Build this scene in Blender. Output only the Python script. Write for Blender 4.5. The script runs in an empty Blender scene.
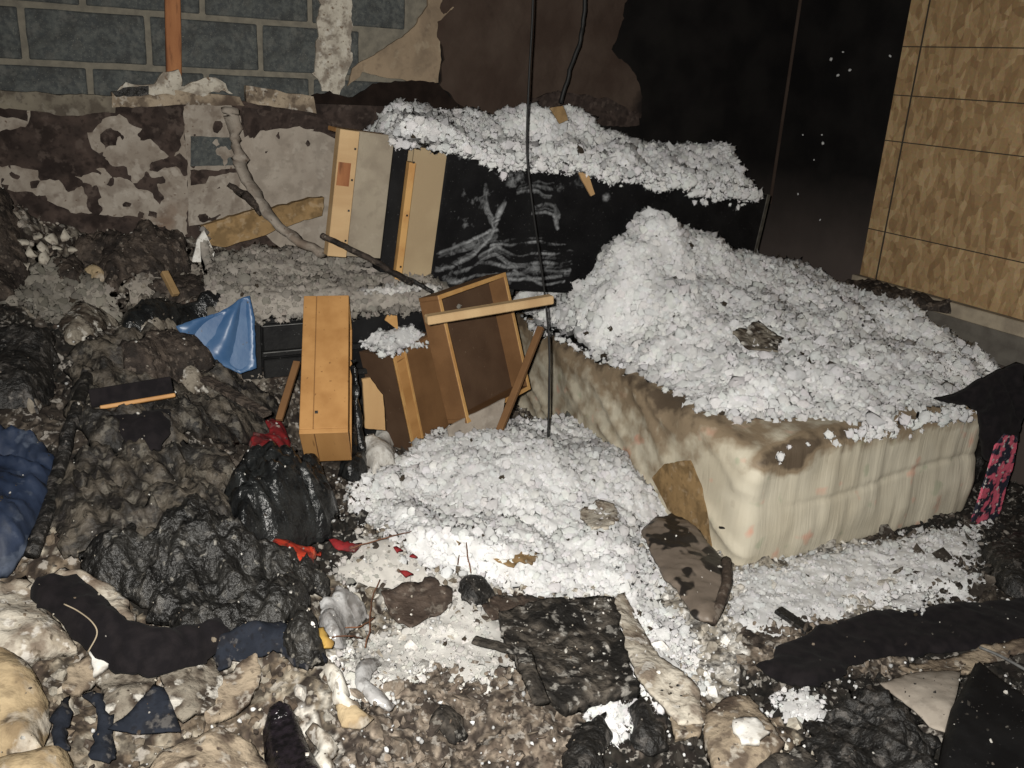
import bpy, bmesh, math, random
import numpy as np
from mathutils import Vector, Matrix
from mathutils.geometry import delaunay_2d_cdt

scene = bpy.context.scene
COL = scene.collection
rng = np.random.default_rng(7)
random.seed(7)

# ------------------------------------------------------------------ camera
F = 900.0
TH, RO, HD = math.radians(19.4), math.radians(3.4), math.radians(61.0)
EYE = np.array([0.0, 0.0, 1.5])
def _rx(a):
    c, s = math.cos(a), math.sin(a)
    return np.array([[1, 0, 0], [0, c, -s], [0, s, c]])
def _rz(a):
    c, s = math.cos(a), math.sin(a)
    return np.array([[c, -s, 0], [s, c, 0], [0, 0, 1]])
CR = _rz(HD - math.pi / 2) @ _rx(math.pi / 2 - TH) @ _rz(RO)
cam_data = bpy.data.cameras.new('camera')
cam_data.sensor_width = 36.0
cam_data.lens = F / 1024 * 36.0
cam_data.clip_start = 0.05
cam = bpy.data.objects.new('camera', cam_data)
M4 = Matrix([list(CR[i]) + [EYE[i]] for i in range(3)] + [[0, 0, 0, 1]])
cam.matrix_world = M4
COL.objects.link(cam)
scene.camera = cam

# ------------------------------------------------------------------ light: the camera's flash in an otherwise dark room
world = bpy.data.worlds.new('dark_room')
scene.world = world
world.use_nodes = True
world.node_tree.nodes['Background'].inputs[0].default_value = (0.8, 0.86, 1.0, 1)
world.node_tree.nodes['Background'].inputs[1].default_value = 0.012
fl = bpy.data.lights.new('flash', 'SPOT')
fl.energy = 475.0
fl.color = (1.0, 0.965, 0.90)
fl.shadow_soft_size = 0.018
fl.spot_size = math.radians(125)
fl.spot_blend = 1.0
flash = bpy.data.objects.new('flash', fl)
fpos = EYE + CR @ np.array([-0.055, 0.045, 0.02])
aim = EYE + CR @ np.array([0.06, 0.02, -1.0])
flash.location = fpos
flash.rotation_euler = (Vector(aim) - Vector(fpos)).to_track_quat('-Z', 'Y').to_euler()
COL.objects.link(flash)
scene.view_settings.view_transform = 'Standard'
scene.view_settings.look = 'None'
scene.view_settings.exposure = 0.0
scene.view_settings.gamma = 1.0
scene.view_settings.use_curve_mapping = False

# ------------------------------------------------------------------ geometry of the view: turn a photo point into a place in the room
WY, WX = 3.58, 3.45            # back wall, right wall
def ray(x, y):
    return CR @ np.array([(x - 512) / F, -(y - 384) / F, -1.0])
def P(x, y, X=None, Y=None, Z=None):
    d = ray(x, y)
    if X is not None: t = X / d[0]
    elif Y is not None: t = Y / d[1]
    else: t = (Z - EYE[2]) / d[2]
    return EYE + d * t
def proj(p):
    c = (np.asarray(p, float) - EYE) @ CR
    return np.stack([512 + F * c[..., 0] / -c[..., 2], 384 - F * c[..., 1] / -c[..., 2]], -1)

# ------------------------------------------------------------------ noise
def _h(ix, iy, iz):
    n = (ix * 374761393 + iy * 668265263 + iz * 2147483647 + 1013904223) & 0xFFFFFFFF
    n = ((n ^ (n >> 13)) * 1274126177) & 0xFFFFFFFF
    n = (n ^ (n >> 16)) & 0xFFFFFFFF
    return n.astype(np.float64) / 0xFFFFFFFF * 2 - 1
def vn(p):
    p = np.asarray(p, float)
    if p.shape[1] == 2: p = np.c_[p, np.full(len(p), 0.37)]
    i = np.floor(p).astype(np.int64); f = p - i; f = f * f * (3 - 2 * f)
    r = 0
    for dx in (0, 1):
        for dy in (0, 1):
            for dz in (0, 1):
                w = (f[:, 0] if dx else 1 - f[:, 0]) * (f[:, 1] if dy else 1 - f[:, 1]) * (f[:, 2] if dz else 1 - f[:, 2])
                r = r + w * _h(i[:, 0] + dx, i[:, 1] + dy, i[:, 2] + dz)
    return r
def fbm(p, o=4, g=0.5):
    r = 0; a = 1; p = np.asarray(p, float)
    for k in range(o):
        r = r + a * vn(p + 17.3 * k); p = p * 2.03; a *= g
    return r

# ------------------------------------------------------------------ materials
MATS = {}
def mat(name, c1, c2=None, scale=20, rough=0.85, bump=0.3, bscale=60, detail=6, spec=0.3, speck=None, speck_s=140, speck_t=0.72,
        ramp=(0.4, 0.62), stretch=None, metal=0.0, c3=None, c3_s=6, c3_r=(0.55, 0.62), bdist=0.004, sheen=0, vcol=False, coat=0, grime=None):
    m = bpy.data.materials.new(name); m.use_nodes = True
    nt = m.node_tree; n = nt.nodes; L = nt.links
    b = n['Principled BSDF']
    b.inputs['Roughness'].default_value = rough
    b.inputs['Specular IOR Level'].default_value = spec
    b.inputs['Metallic'].default_value = metal
    if sheen: b.inputs['Sheen Weight'].default_value = sheen
    if coat: b.inputs['Coat Weight'].default_value = coat; b.inputs['Coat Roughness'].default_value = 0.2
    tc = n.new('ShaderNodeTexCoord'); vec = tc.outputs['Object']
    if stretch:
        mp = n.new('ShaderNodeMapping'); mp.inputs['Scale'].default_value = stretch
        L.new(vec, mp.inputs[0]); vec = mp.outputs[0]
    def noise(s, d=detail):
        t = n.new('ShaderNodeTexNoise'); t.inputs['Scale'].default_value = s; t.inputs['Detail'].default_value = d
        L.new(vec, t.inputs['Vector']); return t.outputs['Fac']
    def mixc(fac, a, bcol):
        x = n.new('ShaderNodeMix'); x.data_type = 'RGBA'
        L.new(fac, x.inputs[0])
        for s, v in ((6, a), (7, bcol)):
            if isinstance(v, tuple): x.inputs[s].default_value = (*v, 1)
            else: L.new(v, x.inputs[s])
        return x.outputs[2]
    def ramp_(fac, lo, hi):
        r = n.new('ShaderNodeMapRange'); r.inputs[1].default_value = lo; r.inputs[2].default_value = hi
        L.new(fac, r.inputs[0]); return r.outputs[0]
    if vcol:
        a = n.new('ShaderNodeAttribute'); a.attribute_name = 'tint'
        base = a.outputs['Color']
        mul = n.new('ShaderNodeMix'); mul.data_type = 'RGBA'; mul.blend_type = 'MULTIPLY'; mul.inputs[0].default_value = 1
        L.new(base, mul.inputs[6])
        L.new(mixc(ramp_(noise(scale), *ramp), c1, c2 or c1), mul.inputs[7]); col = mul.outputs[2]
    else:
        col = mixc(ramp_(noise(scale), *ramp), c1, c2 or c1)
    if c3: col = mixc(ramp_(noise(c3_s, 8), *c3_r), col, c3)
    if grime:
        (gd, ga), (gl, gb), gs = grime
        def soft(fac, lo, hi, amt):
            r = n.new('ShaderNodeMapRange'); r.inputs[1].default_value = lo; r.inputs[2].default_value = hi; r.inputs[4].default_value = amt
            L.new(fac, r.inputs[0]); return r.outputs[0]
        if ga: col = mixc(soft(noise(gs, 10), 0.50, 0.60, ga), col, gd)
        if gb: col = mixc(soft(noise(gs * 1.37 + 3, 10), 0.57, 0.63, gb), col, gl)
        if ga: col = mixc(soft(noise(gs * 3.3, 8), 0.56, 0.66, ga * .8), col, gd)
    if speck: col = mixc(ramp_(noise(speck_s, 3), speck_t - 0.03, speck_t + 0.03), col, speck)
    L.new(col, b.inputs['Base Color'])
    if bump:
        bp = n.new('ShaderNodeBump'); bp.inputs['Strength'].default_value = bump; bp.inputs['Distance'].default_value = bdist
        L.new(noise(bscale, 8), bp.inputs['Height']); L.new(bp.outputs[0], b.inputs['Normal'])
    MATS[name] = m
    return m

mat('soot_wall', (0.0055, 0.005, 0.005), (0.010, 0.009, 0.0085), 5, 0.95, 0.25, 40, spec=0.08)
mat('brown_soot', (0.040, 0.027, 0.021), (0.058, 0.042, 0.033), 4, 0.95, 0.2, 30, c3=(0.014, 0.011, 0.010), c3_s=3, c3_r=(0.6, 0.7), spec=0.1)
mat('tan_plaster', (0.25, 0.19, 0.13), (0.19, 0.145, 0.10), 6, 0.95, 0.3, 50, spec=0.15, grime=(((0.10,0.075,0.055),.4),((0.3,0.25,0.18),.4),9))
mat('mortar', (0.17, 0.155, 0.125), (0.125, 0.115, 0.095), 30, 0.95, 0.5, 90, spec=0.1)
mat('block', (0.050, 0.055, 0.056), (0.080, 0.086, 0.082), 60, 0.95, 0.6, 160, speck=(0.16, 0.16, 0.14), speck_s=300, speck_t=0.68, c3=(0.028, 0.028, 0.028), c3_s=4, c3_r=(0.5, 0.7), spec=0.15, grime=(((0.03,0.03,0.029),.4),((0.12,0.12,0.11),.4),14))
mat('plaster', (0.27, 0.24, 0.205), (0.205, 0.175, 0.145), 9, 0.95, 0.35, 70, c3=(0.17, 0.125, 0.095), c3_s=5, c3_r=(0.58, 0.72), spec=0.12, speck=(0.10, 0.07, 0.05), speck_s=60, speck_t=0.70, grime=(((0.09,0.065,0.05),.45),((0.36,0.33,0.29),.4),14))
mat('plaster_white', (0.42, 0.39, 0.33), (0.33, 0.30, 0.25), 20, 0.95, 0.5, 80, speck=(0.15, 0.11, 0.08), speck_s=50, speck_t=0.66, spec=0.12, grime=(((0.09,0.065,0.05),.6),((0.5,0.48,0.43),.5),22))
mat('furring', (0.032, 0.024, 0.021), (0.055, 0.040, 0.034), 15, 0.95, 0.6, 60, spec=0.1, grime=(((0.015,0.011,0.010),.7),((0.085,0.066,0.056),.5),16))
mat('cavity', (0.010, 0.007, 0.006), (0.016, 0.011, 0.009), 15, 0.95, 0.5, 60, spec=0.05)
mat('raw_wood', (0.42, 0.27, 0.13), (0.34, 0.20, 0.09), 8, 0.8, 0.3, 60, stretch=(1, 1, 0.12), spec=0.2)
mat('burnt_strip', (0.33, 0.15, 0.065), (0.16, 0.055, 0.025), 10, 0.85, 0.4, 60, stretch=(1, 1, 0.15), spec=0.2, grime=(((0.06,0.025,0.015),.6),((0.36,0.22,0.11),.5),18))
mat('ledge_wood', (0.17, 0.15, 0.115), (0.11, 0.095, 0.075), 12, 0.9, 0.4, 60, spec=0.15, grime=(((0.05,0.04,0.032),.7),((0.22,0.20,0.165),.5),16))
mat('floor_vinyl', (0.12, 0.10, 0.08), (0.08, 0.065, 0.05), 5, 0.9, 0.3, 40)
mat('black_lacquer', (0.0045, 0.0045, 0.005), (0.009, 0.009, 0.0095), 9, 0.6, 0.25, 60, spec=0.14, speck=(0.10, 0.10, 0.10), speck_s=140, speck_t=0.73)
mat('black_edge', (0.03, 0.027, 0.022), (0.055, 0.05, 0.04), 30, 0.7, 0.4, 60)
mat('hardboard', (0.34, 0.265, 0.165), (0.29, 0.22, 0.135), 5, 0.85, 0.1, 200, spec=0.15)
mat('hardboard_grey', (0.27, 0.235, 0.18), (0.23, 0.195, 0.15), 5, 0.85, 0.1, 200, spec=0.15, grime=(((0.18,0.15,0.115),.4),((0.33,0.29,0.23),.3),10))
mat('drawer_wood', (0.42, 0.225, 0.082), (0.33, 0.165, 0.055), 10, 0.6, 0.15, 80, stretch=(1, 1, 0.1), spec=0.3, speck=(0.2, 0.1, 0.035), speck_s=70, speck_t=0.7)
mat('drawer_edge', (0.46, 0.27, 0.10), (0.38, 0.20, 0.07), 14, 0.6, 0.15, 80, spec=0.3)
mat('drawer_dark', (0.085, 0.050, 0.030), (0.065, 0.037, 0.022), 8, 0.7, 0.15, 80, spec=0.2, speck=(0.17, 0.12, 0.08), speck_s=60, speck_t=0.73)
mat('drawer_mid', (0.17, 0.088, 0.038), (0.13, 0.066, 0.028), 8, 0.65, 0.15, 80, spec=0.25)
mat('pine', (0.47, 0.33, 0.18), (0.38, 0.25, 0.13), 9, 0.75, 0.2, 80, stretch=(0.2, 0.2, 1), spec=0.2)
mat('insulation', (0.80, 0.80, 0.80), (0.70, 0.70, 0.69), 30, 1.0, 0.6, 220, spec=0.0, bdist=0.004, vcol=True)
mat('rubble', (1, 1, 1), (0.62, 0.6, 0.58), 45, 0.95, 0.6, 120, spec=0.2, vcol=True, grime=(((0.018,0.014,0.012),.75),((0.42,0.39,0.35),.55),26))
mat('crumb', (1, 1, 1), (0.75, 0.72, 0.7), 60, 0.9, 0.4, 150, spec=0.25, vcol=True, grime=(((0.03,0.024,0.02),.4),((0.4,0.38,0.34),.3),40))
mat('char', (0.008, 0.0075, 0.007), (0.020, 0.018, 0.016), 30, 0.55, 1.0, 60, spec=0.4, bdist=0.012, speck=(0.12, 0.11, 0.10), speck_s=60, speck_t=0.70, grime=(((0.004,0.004,0.004),.6),((0.09,0.082,0.075),.6),24))
mat('char_brown', (0.030, 0.023, 0.019), (0.075, 0.058, 0.046), 22, 0.8, 1.0, 50, spec=0.25, bdist=0.014, c3=(0.016, 0.012, 0.010), c3_s=10, c3_r=(0.5, 0.62), speck=(0.2, 0.18, 0.15), speck_s=80, speck_t=0.71, grime=(((0.010,0.008,0.007),.7),((0.13,0.105,0.085),.6),26))
mat('charred_board', (0.028, 0.024, 0.020), (0.105, 0.090, 0.074), 26, 0.8, 1.0, 45, spec=0.25, bdist=.014, c3=(0.010, 0.009, 0.008), c3_s=9, c3_r=(0.48, 0.6), speck=(0.35, 0.33, 0.3), speck_s=60, speck_t=0.69, grime=(((0.008,0.007,0.006),.8),((0.30,0.285,0.26),.65),20))
mat('camo', (0.155, 0.125, 0.10), (0.018, 0.015, 0.013), 12, 0.5, 0.5, 40, detail=2, ramp=(0.50, 0.54), spec=0.35)
mat('brown_tile', (0.050, 0.036, 0.028), (0.085, 0.062, 0.048), 26, 0.7, 0.8, 45, bdist=.01, speck=(0.4, 0.35, 0.3), speck_s=70, speck_t=0.74, grime=(((0.02,0.015,0.012),.6),((0.28,0.25,0.21),.3),22))
mat('black_cloth', (0.009, 0.008, 0.009), (0.014, 0.012, 0.013), 30, 1.0, 0.3, 250, spec=0.05, sheen=0.02)
mat('sooty_cloth', (0.022, 0.021, 0.019), (0.007, 0.0065, 0.006), 14, 0.45, 1.0, 55, spec=0.5, bdist=0.014, speck=(0.16, 0.15, 0.13), speck_s=45, speck_t=0.68, grime=(((0.004,0.004,0.004),.6),((0.085,0.08,0.072),.6),18))
mat('grey_cloth', (0.085, 0.072, 0.056), (0.024, 0.020, 0.017), 14, 0.65, 0.9, 50, spec=0.35, bdist=0.012, c3=(0.012, 0.011, 0.010), c3_s=7, c3_r=(0.5, 0.62), speck=(0.012, 0.010, 0.009), speck_s=20, speck_t=0.62, grime=(((0.010,0.009,0.008),.85),((0.15,0.135,0.11),.5),18))
mat('bin_bag', (0.006, 0.0065, 0.007), (0.016, 0.017, 0.017), 20, 0.30, 1.0, 45, spec=0.5, bdist=0.01)
mat('navy_cloth', (0.013, 0.0155, 0.022), (0.022, 0.026, 0.036), 22, 0.95, 0.3, 200, spec=0.1, speck=(0.16, 0.15, 0.14), speck_s=60, speck_t=0.74, grime=(((0.010,0.010,0.012),.7),((0.14,0.13,0.12),.5),22))
mat('navy_plastic', (0.012, 0.020, 0.042), (0.026, 0.038, 0.070), 8, 0.6, 0.3, 40, spec=0.3, c3=(0.10, 0.12, 0.16), c3_s=5, c3_r=(0.6, 0.75), grime=(((0.008,0.012,0.022),.5),((0.10,0.12,0.16),.45),9))
mat('blue_plastic', (0.034, 0.085, 0.185), (0.060, 0.120, 0.225), 8, 0.4, 0.2, 30, spec=0.5, speck=(0.06, 0.06, 0.07), speck_s=30, speck_t=0.70)
mat('dark_plastic', (0.005, 0.005, 0.0055), (0.011, 0.011, 0.011), 12, 0.4, 0.2, 60, spec=0.5, speck=(0.2, 0.2, 0.2), speck_s=110, speck_t=0.75)
mat('grey_metal', (0.16, 0.16, 0.155), (0.09, 0.09, 0.09), 18, 0.5, 0.4, 50, spec=0.5, metal=0.2)
mat('red_cloth', (0.20, 0.012, 0.014), (0.12, 0.008, 0.010), 18, 0.8, 0.5, 80, spec=0.3, speck=(0.4, 0.34, 0.3), speck_s=40, speck_t=0.69, grime=(((0.03,0.01,0.01),.6),((0.3,0.2,0.18),.3),24))
mat('orange_red', (0.50, 0.050, 0.022), (0.34, 0.028, 0.018), 18, 0.5, 0.4, 60, spec=0.4, c3=(0.03, 0.02, 0.018), c3_s=22, c3_r=(0.58, 0.64), grime=(((0.06,0.012,0.01),.7),((0.5,0.2,0.1),.3),30))
mat('floral', (0.52, 0.10, 0.15), (0.022, 0.023, 0.036), 24, 0.85, 0.3, 120, detail=2, ramp=(0.47, 0.53), spec=0.15, speck=(0.45, 0.42, 0.4), speck_s=55, speck_t=0.63)
mat('foam_tan', (0.42, 0.33, 0.205), (0.27, 0.20, 0.12), 7, 0.95, 0.7, 40, spec=0.1, c3=(0.44, 0.40, 0.33), c3_s=9, c3_r=(0.55, 0.62), speck=(0.09, 0.07, 0.05), speck_s=26, speck_t=0.66, bdist=.01, grime=(((0.16,0.115,0.07),.6),((0.46,0.42,0.36),.6),12))
mat('drywall', (0.50, 0.46, 0.39), (0.30, 0.26, 0.205), 14, 0.95, 0.8, 45, spec=0.1, bdist=.01, c3=(0.13, 0.10, 0.075), c3_s=10, c3_r=(0.6, 0.7), speck=(0.10, 0.08, 0.06), speck_s=45, speck_t=0.68, grime=(((0.14,0.105,0.08),.7),((0.62,0.60,0.56),.6),18))
mat('drywall_tan', (0.30, 0.245, 0.18), (0.19, 0.15, 0.11), 14, 0.95, 0.8, 45, spec=0.1, bdist=.01, c3=(0.085, 0.063, 0.048), c3_s=9, c3_r=(0.54, 0.66), speck=(0.06, 0.045, 0.035), speck_s=35, speck_t=0.66, grime=(((0.07,0.052,0.04),.75),((0.42,0.39,0.34),.6),20))
mat('paper_white', (0.62, 0.61, 0.58), (0.50, 0.48, 0.44), 14, 0.9, 0.4, 60, spec=0.1, grime=(((0.20,0.17,0.14),.5),((0.66,0.65,0.63),.4),20))
mat('cardboard', (0.25, 0.165, 0.080), (0.20, 0.13, 0.062), 8, 0.9, 0.2, 90, spec=0.1, grime=(((0.09,0.06,0.03),.5),((0.36,0.28,0.19),.4),16))
mat('grey_panel', (0.30, 0.265, 0.225), (0.25, 0.215, 0.18), 8, 0.9, 0.2, 90, spec=0.1, grime=(((0.17,0.145,0.12),.5),((0.36,0.325,0.28),.4),12))
mat('clear_plastic', (0.40, 0.40, 0.40), (0.22, 0.21, 0.205), 12, 0.25, 0.5, 40, spec=0.6, bdist=0.01, grime=(((0.06,0.052,0.045),.6),((0.5,0.5,0.5),.4),18))
mat('ripped_paper', (0.55, 0.53, 0.48), (0.28, 0.24, 0.19), 25, 0.95, 0.4, 60, spec=0.1, grime=(((0.08,0.06,0.045),.75),((0.6,0.58,0.54),.5),24))
mat('mouldy', (0.20, 0.178, 0.145), (0.085, 0.068, 0.053), 24, 0.95, 0.9, 50, spec=0.1, bdist=.012, c3=(0.035, 0.028, 0.022), c3_s=14, c3_r=(0.56, 0.64), speck=(0.45, 0.43, 0.39), speck_s=30, speck_t=0.62, grime=(((0.035,0.027,0.021),.8),((0.42,0.40,0.36),.6),22))
mat('cable', (0.010, 0.010, 0.010), None, 10, 0.6, 0, spec=0.3)
mat('yellow', (0.42, 0.27, 0.06), (0.3, 0.18, 0.05), 20, 0.7, 0.3, 60)
mat('ribbed_black', (0.005, 0.0045, 0.005), (0.014, 0.011, 0.014), 70, 0.16, 0.9, 110, spec=0.6, bdist=0.004)
mat('thread', (0.30, 0.25, 0.18), None, 10, 0.9, 0)
mat('rust', (0.17, 0.075, 0.04), (0.10, 0.05, 0.03), 20, 0.9, 0)
mat('line_paint', (0.035, 0.028, 0.02), None, 30, 0.9, 0)
mat('sill', (0.30, 0.255, 0.19), (0.22, 0.185, 0.14), 14, 0.9, 0.3, 60, spec=0.12)
mat('grey_board', (0.115, 0.105, 0.09), (0.085, 0.076, 0.066), 14, 0.9, 0.3, 60, spec=0.12)

def osb_material():
    m = bpy.data.materials.new('osb'); m.use_nodes = True
    nt = m.node_tree; n = nt.nodes; L = nt.links; b = n['Principled BSDF']
    b.inputs['Roughness'].default_value = 0.8; b.inputs['Specular IOR Level'].default_value = 0.2
    tc = n.new('ShaderNodeTexCoord')
    def chips(rot, sc):
        mp = n.new('ShaderNodeMapping'); mp.inputs['Rotation'].default_value = (rot, 0, 0); mp.inputs['Scale'].default_value = (1, sc[0], sc[1])
        L.new(tc.outputs['Object'], mp.inputs[0])
        v = n.new('ShaderNodeTexVoronoi'); v.inputs['Scale'].default_value = 1.0; v.inputs['Randomness'].default_value = 1
        L.new(mp.outputs[0], v.inputs['Vector'])
        s = n.new('ShaderNodeSeparateColor'); L.new(v.outputs['Color'], s.inputs[0]); return s.outputs[0]
    a = chips(0.5, (44, 15)); c = chips(-0.6, (30, 20))
    mx = n.new('ShaderNodeMix'); mx.inputs[0].default_value = 0.5; L.new(a, mx.inputs[2]); L.new(c, mx.inputs[3])
    r = n.new('ShaderNodeValToRGB'); L.new(mx.outputs[0], r.inputs[0])
    e = r.color_ramp.elements
    e[0].position = 0.1; e[0].color = (0.22, 0.135, 0.066, 1)
    e[1].position = 0.9; e[1].color = (0.43, 0.305, 0.165, 1)
    x = e.new(0.5); x.color = (0.325, 0.215, 0.108, 1)
    nz = n.new('ShaderNodeTexNoise'); nz.inputs['Scale'].default_value = 90; nz.inputs['Detail'].default_value = 5; L.new(tc.outputs['Object'], nz.inputs['Vector'])
    ml = n.new('ShaderNodeMix'); ml.data_type = 'RGBA'; ml.blend_type = 'MULTIPLY'; ml.inputs[0].default_value = 0.35
    L.new(r.outputs[0], ml.inputs[6]); L.new(nz.outputs['Color'], ml.inputs[7]); L.new(ml.outputs[2], b.inputs['Base Color'])
    bp = n.new('ShaderNodeBump'); bp.inputs['Strength'].default_value = 0.25; bp.inputs['Distance'].default_value = 0.003
    L.new(mx.outputs[0], bp.inputs['Height']); L.new(bp.outputs[0], b.inputs['Normal'])
    MATS['osb'] = m
osb_material()
def height_tint():
    # the walls are black above and grey-brown low down, with a noisy edge
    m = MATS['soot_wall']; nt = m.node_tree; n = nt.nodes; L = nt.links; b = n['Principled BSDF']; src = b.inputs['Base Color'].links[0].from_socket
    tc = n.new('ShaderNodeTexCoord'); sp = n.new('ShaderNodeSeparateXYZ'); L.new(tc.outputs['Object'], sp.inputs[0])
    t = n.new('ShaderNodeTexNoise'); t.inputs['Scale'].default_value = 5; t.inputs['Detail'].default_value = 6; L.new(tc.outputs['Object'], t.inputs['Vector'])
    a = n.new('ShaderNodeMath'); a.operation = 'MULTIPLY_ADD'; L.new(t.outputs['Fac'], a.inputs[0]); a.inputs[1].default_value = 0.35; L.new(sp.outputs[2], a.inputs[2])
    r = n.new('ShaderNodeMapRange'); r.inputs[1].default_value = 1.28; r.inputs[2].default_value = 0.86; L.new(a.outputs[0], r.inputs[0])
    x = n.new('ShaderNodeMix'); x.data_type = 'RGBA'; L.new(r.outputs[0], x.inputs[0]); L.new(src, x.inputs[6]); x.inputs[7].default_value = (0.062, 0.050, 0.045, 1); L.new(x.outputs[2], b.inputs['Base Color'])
height_tint()

def bed_material():
    m = bpy.data.materials.new('mattress_cloth'); m.use_nodes = True
    nt = m.node_tree; n = nt.nodes; L = nt.links; b = n['Principled BSDF']
    b.inputs['Roughness'].default_value = 0.6; b.inputs['Specular IOR Level'].default_value = 0.25
    tc = n.new('ShaderNodeTexCoord')
    def noise(s, d=4, off=0.0):
        mp = n.new('ShaderNodeMapping'); mp.inputs['Location'].default_value = (off, off * 0.7, off * 1.3); L.new(tc.outputs['Object'], mp.inputs[0])
        t = n.new('ShaderNodeTexNoise'); t.inputs['Scale'].default_value = s; t.inputs['Detail'].default_value = d; L.new(mp.outputs[0], t.inputs['Vector']); return t.outputs['Fac']
    def rng_(f, lo, hi, a=0.0, z=1.0):
        r = n.new('ShaderNodeMapRange'); r.inputs[1].default_value = lo; r.inputs[2].default_value = hi; r.inputs[3].default_value = a; r.inputs[4].default_value = z; L.new(f, r.inputs[0]); return r.outputs[0]
    def mix(f, a, c):
        x = n.new('ShaderNodeMix'); x.data_type = 'RGBA'; L.new(f, x.inputs[0])
        for s, v in ((6, a), (7, c)):
            if isinstance(v, tuple): x.inputs[s].default_value = (*v, 1)
            else: L.new(v, x.inputs[s])
        return x.outputs[2]
    col = mix(rng_(noise(5), 0.4, 0.65), (0.52, 0.48, 0.385), (0.46, 0.415, 0.32))
    col = mix(rng_(noise(11, 2, 3.0), 0.64, 0.74, 0, 0.55), col, (0.62, 0.25, 0.17))     # faded printed flowers
    col = mix(rng_(noise(14, 2, 8.0), 0.66, 0.74, 0, 0.45), col, (0.28, 0.33, 0.22))
    # water and soot stains: attribute painted where the brown water marks are on the cloth
    a = n.new('ShaderNodeAttribute'); a.attribute_name = 'stain'
    ad = n.new('ShaderNodeMath'); ad.operation = 'MULTIPLY_ADD'; L.new(noise(16, 6, 5.0), ad.inputs[0]); ad.inputs[1].default_value = 1.3; 
    L.new(a.outputs['Fac'], ad.inputs[2])
    col = mix(rng_(ad.outputs[0], 0.95, 1.35, 0, 0.9), col, (0.20, 0.145, 0.09))
    col = mix(rng_(ad.outputs[0], 1.5, 1.75, 0, 0.9), col, (0.075, 0.055, 0.038))
    L.new(col, b.inputs['Base Color'])
    mp = n.new('ShaderNodeMapping'); mp.inputs['Scale'].default_value = (70, 40, 5); L.new(tc.outputs['Object'], mp.inputs[0])
    tt = n.new('ShaderNodeTexNoise'); tt.inputs['Scale'].default_value = 1.0; tt.inputs['Detail'].default_value = 4; tt.inputs['Distortion'].default_value = 0.6; L.new(mp.outputs[0], tt.inputs['Vector'])
    bp = n.new('ShaderNodeBump'); bp.inputs['Strength'].default_value = 0.45; bp.inputs['Distance'].default_value = 0.005
    L.new(tt.outputs['Fac'], bp.inputs['Height']); L.new(bp.outputs[0], b.inputs['Normal'])
    MATS['mattress_cloth'] = m
bed_material()

# smears of white residue wiped across the black lacquer of the dresser
def smear_material():
    m = mat('smeared_lacquer', (0.0035, 0.0035, 0.004), (0.007, 0.007, 0.0075), 9, 0.6, 0.25, 60, spec=0.12, speck=(0.10, 0.10, 0.10), speck_s=120, speck_t=0.70)
    nt = m.node_tree; n = nt.nodes; L = nt.links; b = n['Principled BSDF']
    src = b.inputs['Base Color'].links[0].from_socket
    a = n.new('ShaderNodeAttribute'); a.attribute_name = 'smear'
    tc = n.new('ShaderNodeTexCoord'); t = n.new('ShaderNodeTexNoise'); t.inputs['Scale'].default_value = 26; t.inputs['Detail'].default_value = 8; t.inputs['Distortion'].default_value = 2.5
    L.new(tc.outputs['Object'], t.inputs['Vector'])
    mu = n.new('ShaderNodeMath'); mu.operation = 'MULTIPLY'; L.new(t.outputs['Fac'], mu.inputs[0]); L.new(a.outputs['Fac'], mu.inputs[1])
    r = n.new('ShaderNodeMapRange'); r.inputs[1].default_value = 0.12; r.inputs[2].default_value = 0.60; L.new(mu.outputs[0], r.inputs[0])
    x = n.new('ShaderNodeMix'); x.data_type = 'RGBA'; L.new(r.outputs[0], x.inputs[0]); L.new(src, x.inputs[6]); x.inputs[7].default_value = (0.30, 0.31, 0.32, 1)
    L.new(x.outputs[2], b.inputs['Base Color'])
smear_material()

# ------------------------------------------------------------------ object helpers
def link(name, me, m, parent=None):
    o = bpy.data.objects.new(name, me); COL.objects.link(o)
    if m is not None: me.materials.append(MATS[m] if isinstance(m, str) else m)
    if parent is not None: o.parent = parent
    return o
def tag(o, label=None, cat=None, group=None, kind=None):
    if label: o['label'] = label
    if cat: o['category'] = cat
    if group: o['group'] = group
    if kind: o['kind'] = kind
    return o
def empty(name, loc=(0, 0, 0)):
    o = bpy.data.objects.new(name, None); o.empty_display_size = 0.1; o.location = [float(v) for v in loc]; COL.objects.link(o); return o
def mesh_np(name, V, T, smooth=True):
    me = bpy.data.meshes.new(name)
    V = np.asarray(V, np.float32); T = np.asarray(T, np.int32); k = T.shape[1]
    me.vertices.add(len(V)); me.vertices.foreach_set('co', V.ravel())
    me.loops.add(T.size); me.loops.foreach_set('vertex_index', T.ravel())
    me.polygons.add(len(T)); me.polygons.foreach_set('loop_start', np.arange(0, T.size, k, dtype=np.int32))
    me.polygons.foreach_set('use_smooth', np.full(len(T), smooth))
    me.update(calc_edges=True)
    return me
def set_attr(me, name, vals, kind='FLOAT_COLOR'):
    a = me.attributes.new(name, kind, 'POINT')
    v = np.asarray(vals, np.float32)
    if kind == 'FLOAT_COLOR':
        v = np.c_[v, np.ones(len(v), np.float32)].astype(np.float32)
        a.data.foreach_set('color', v.ravel())
    else: a.data.foreach_set('value', v.ravel())

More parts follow.
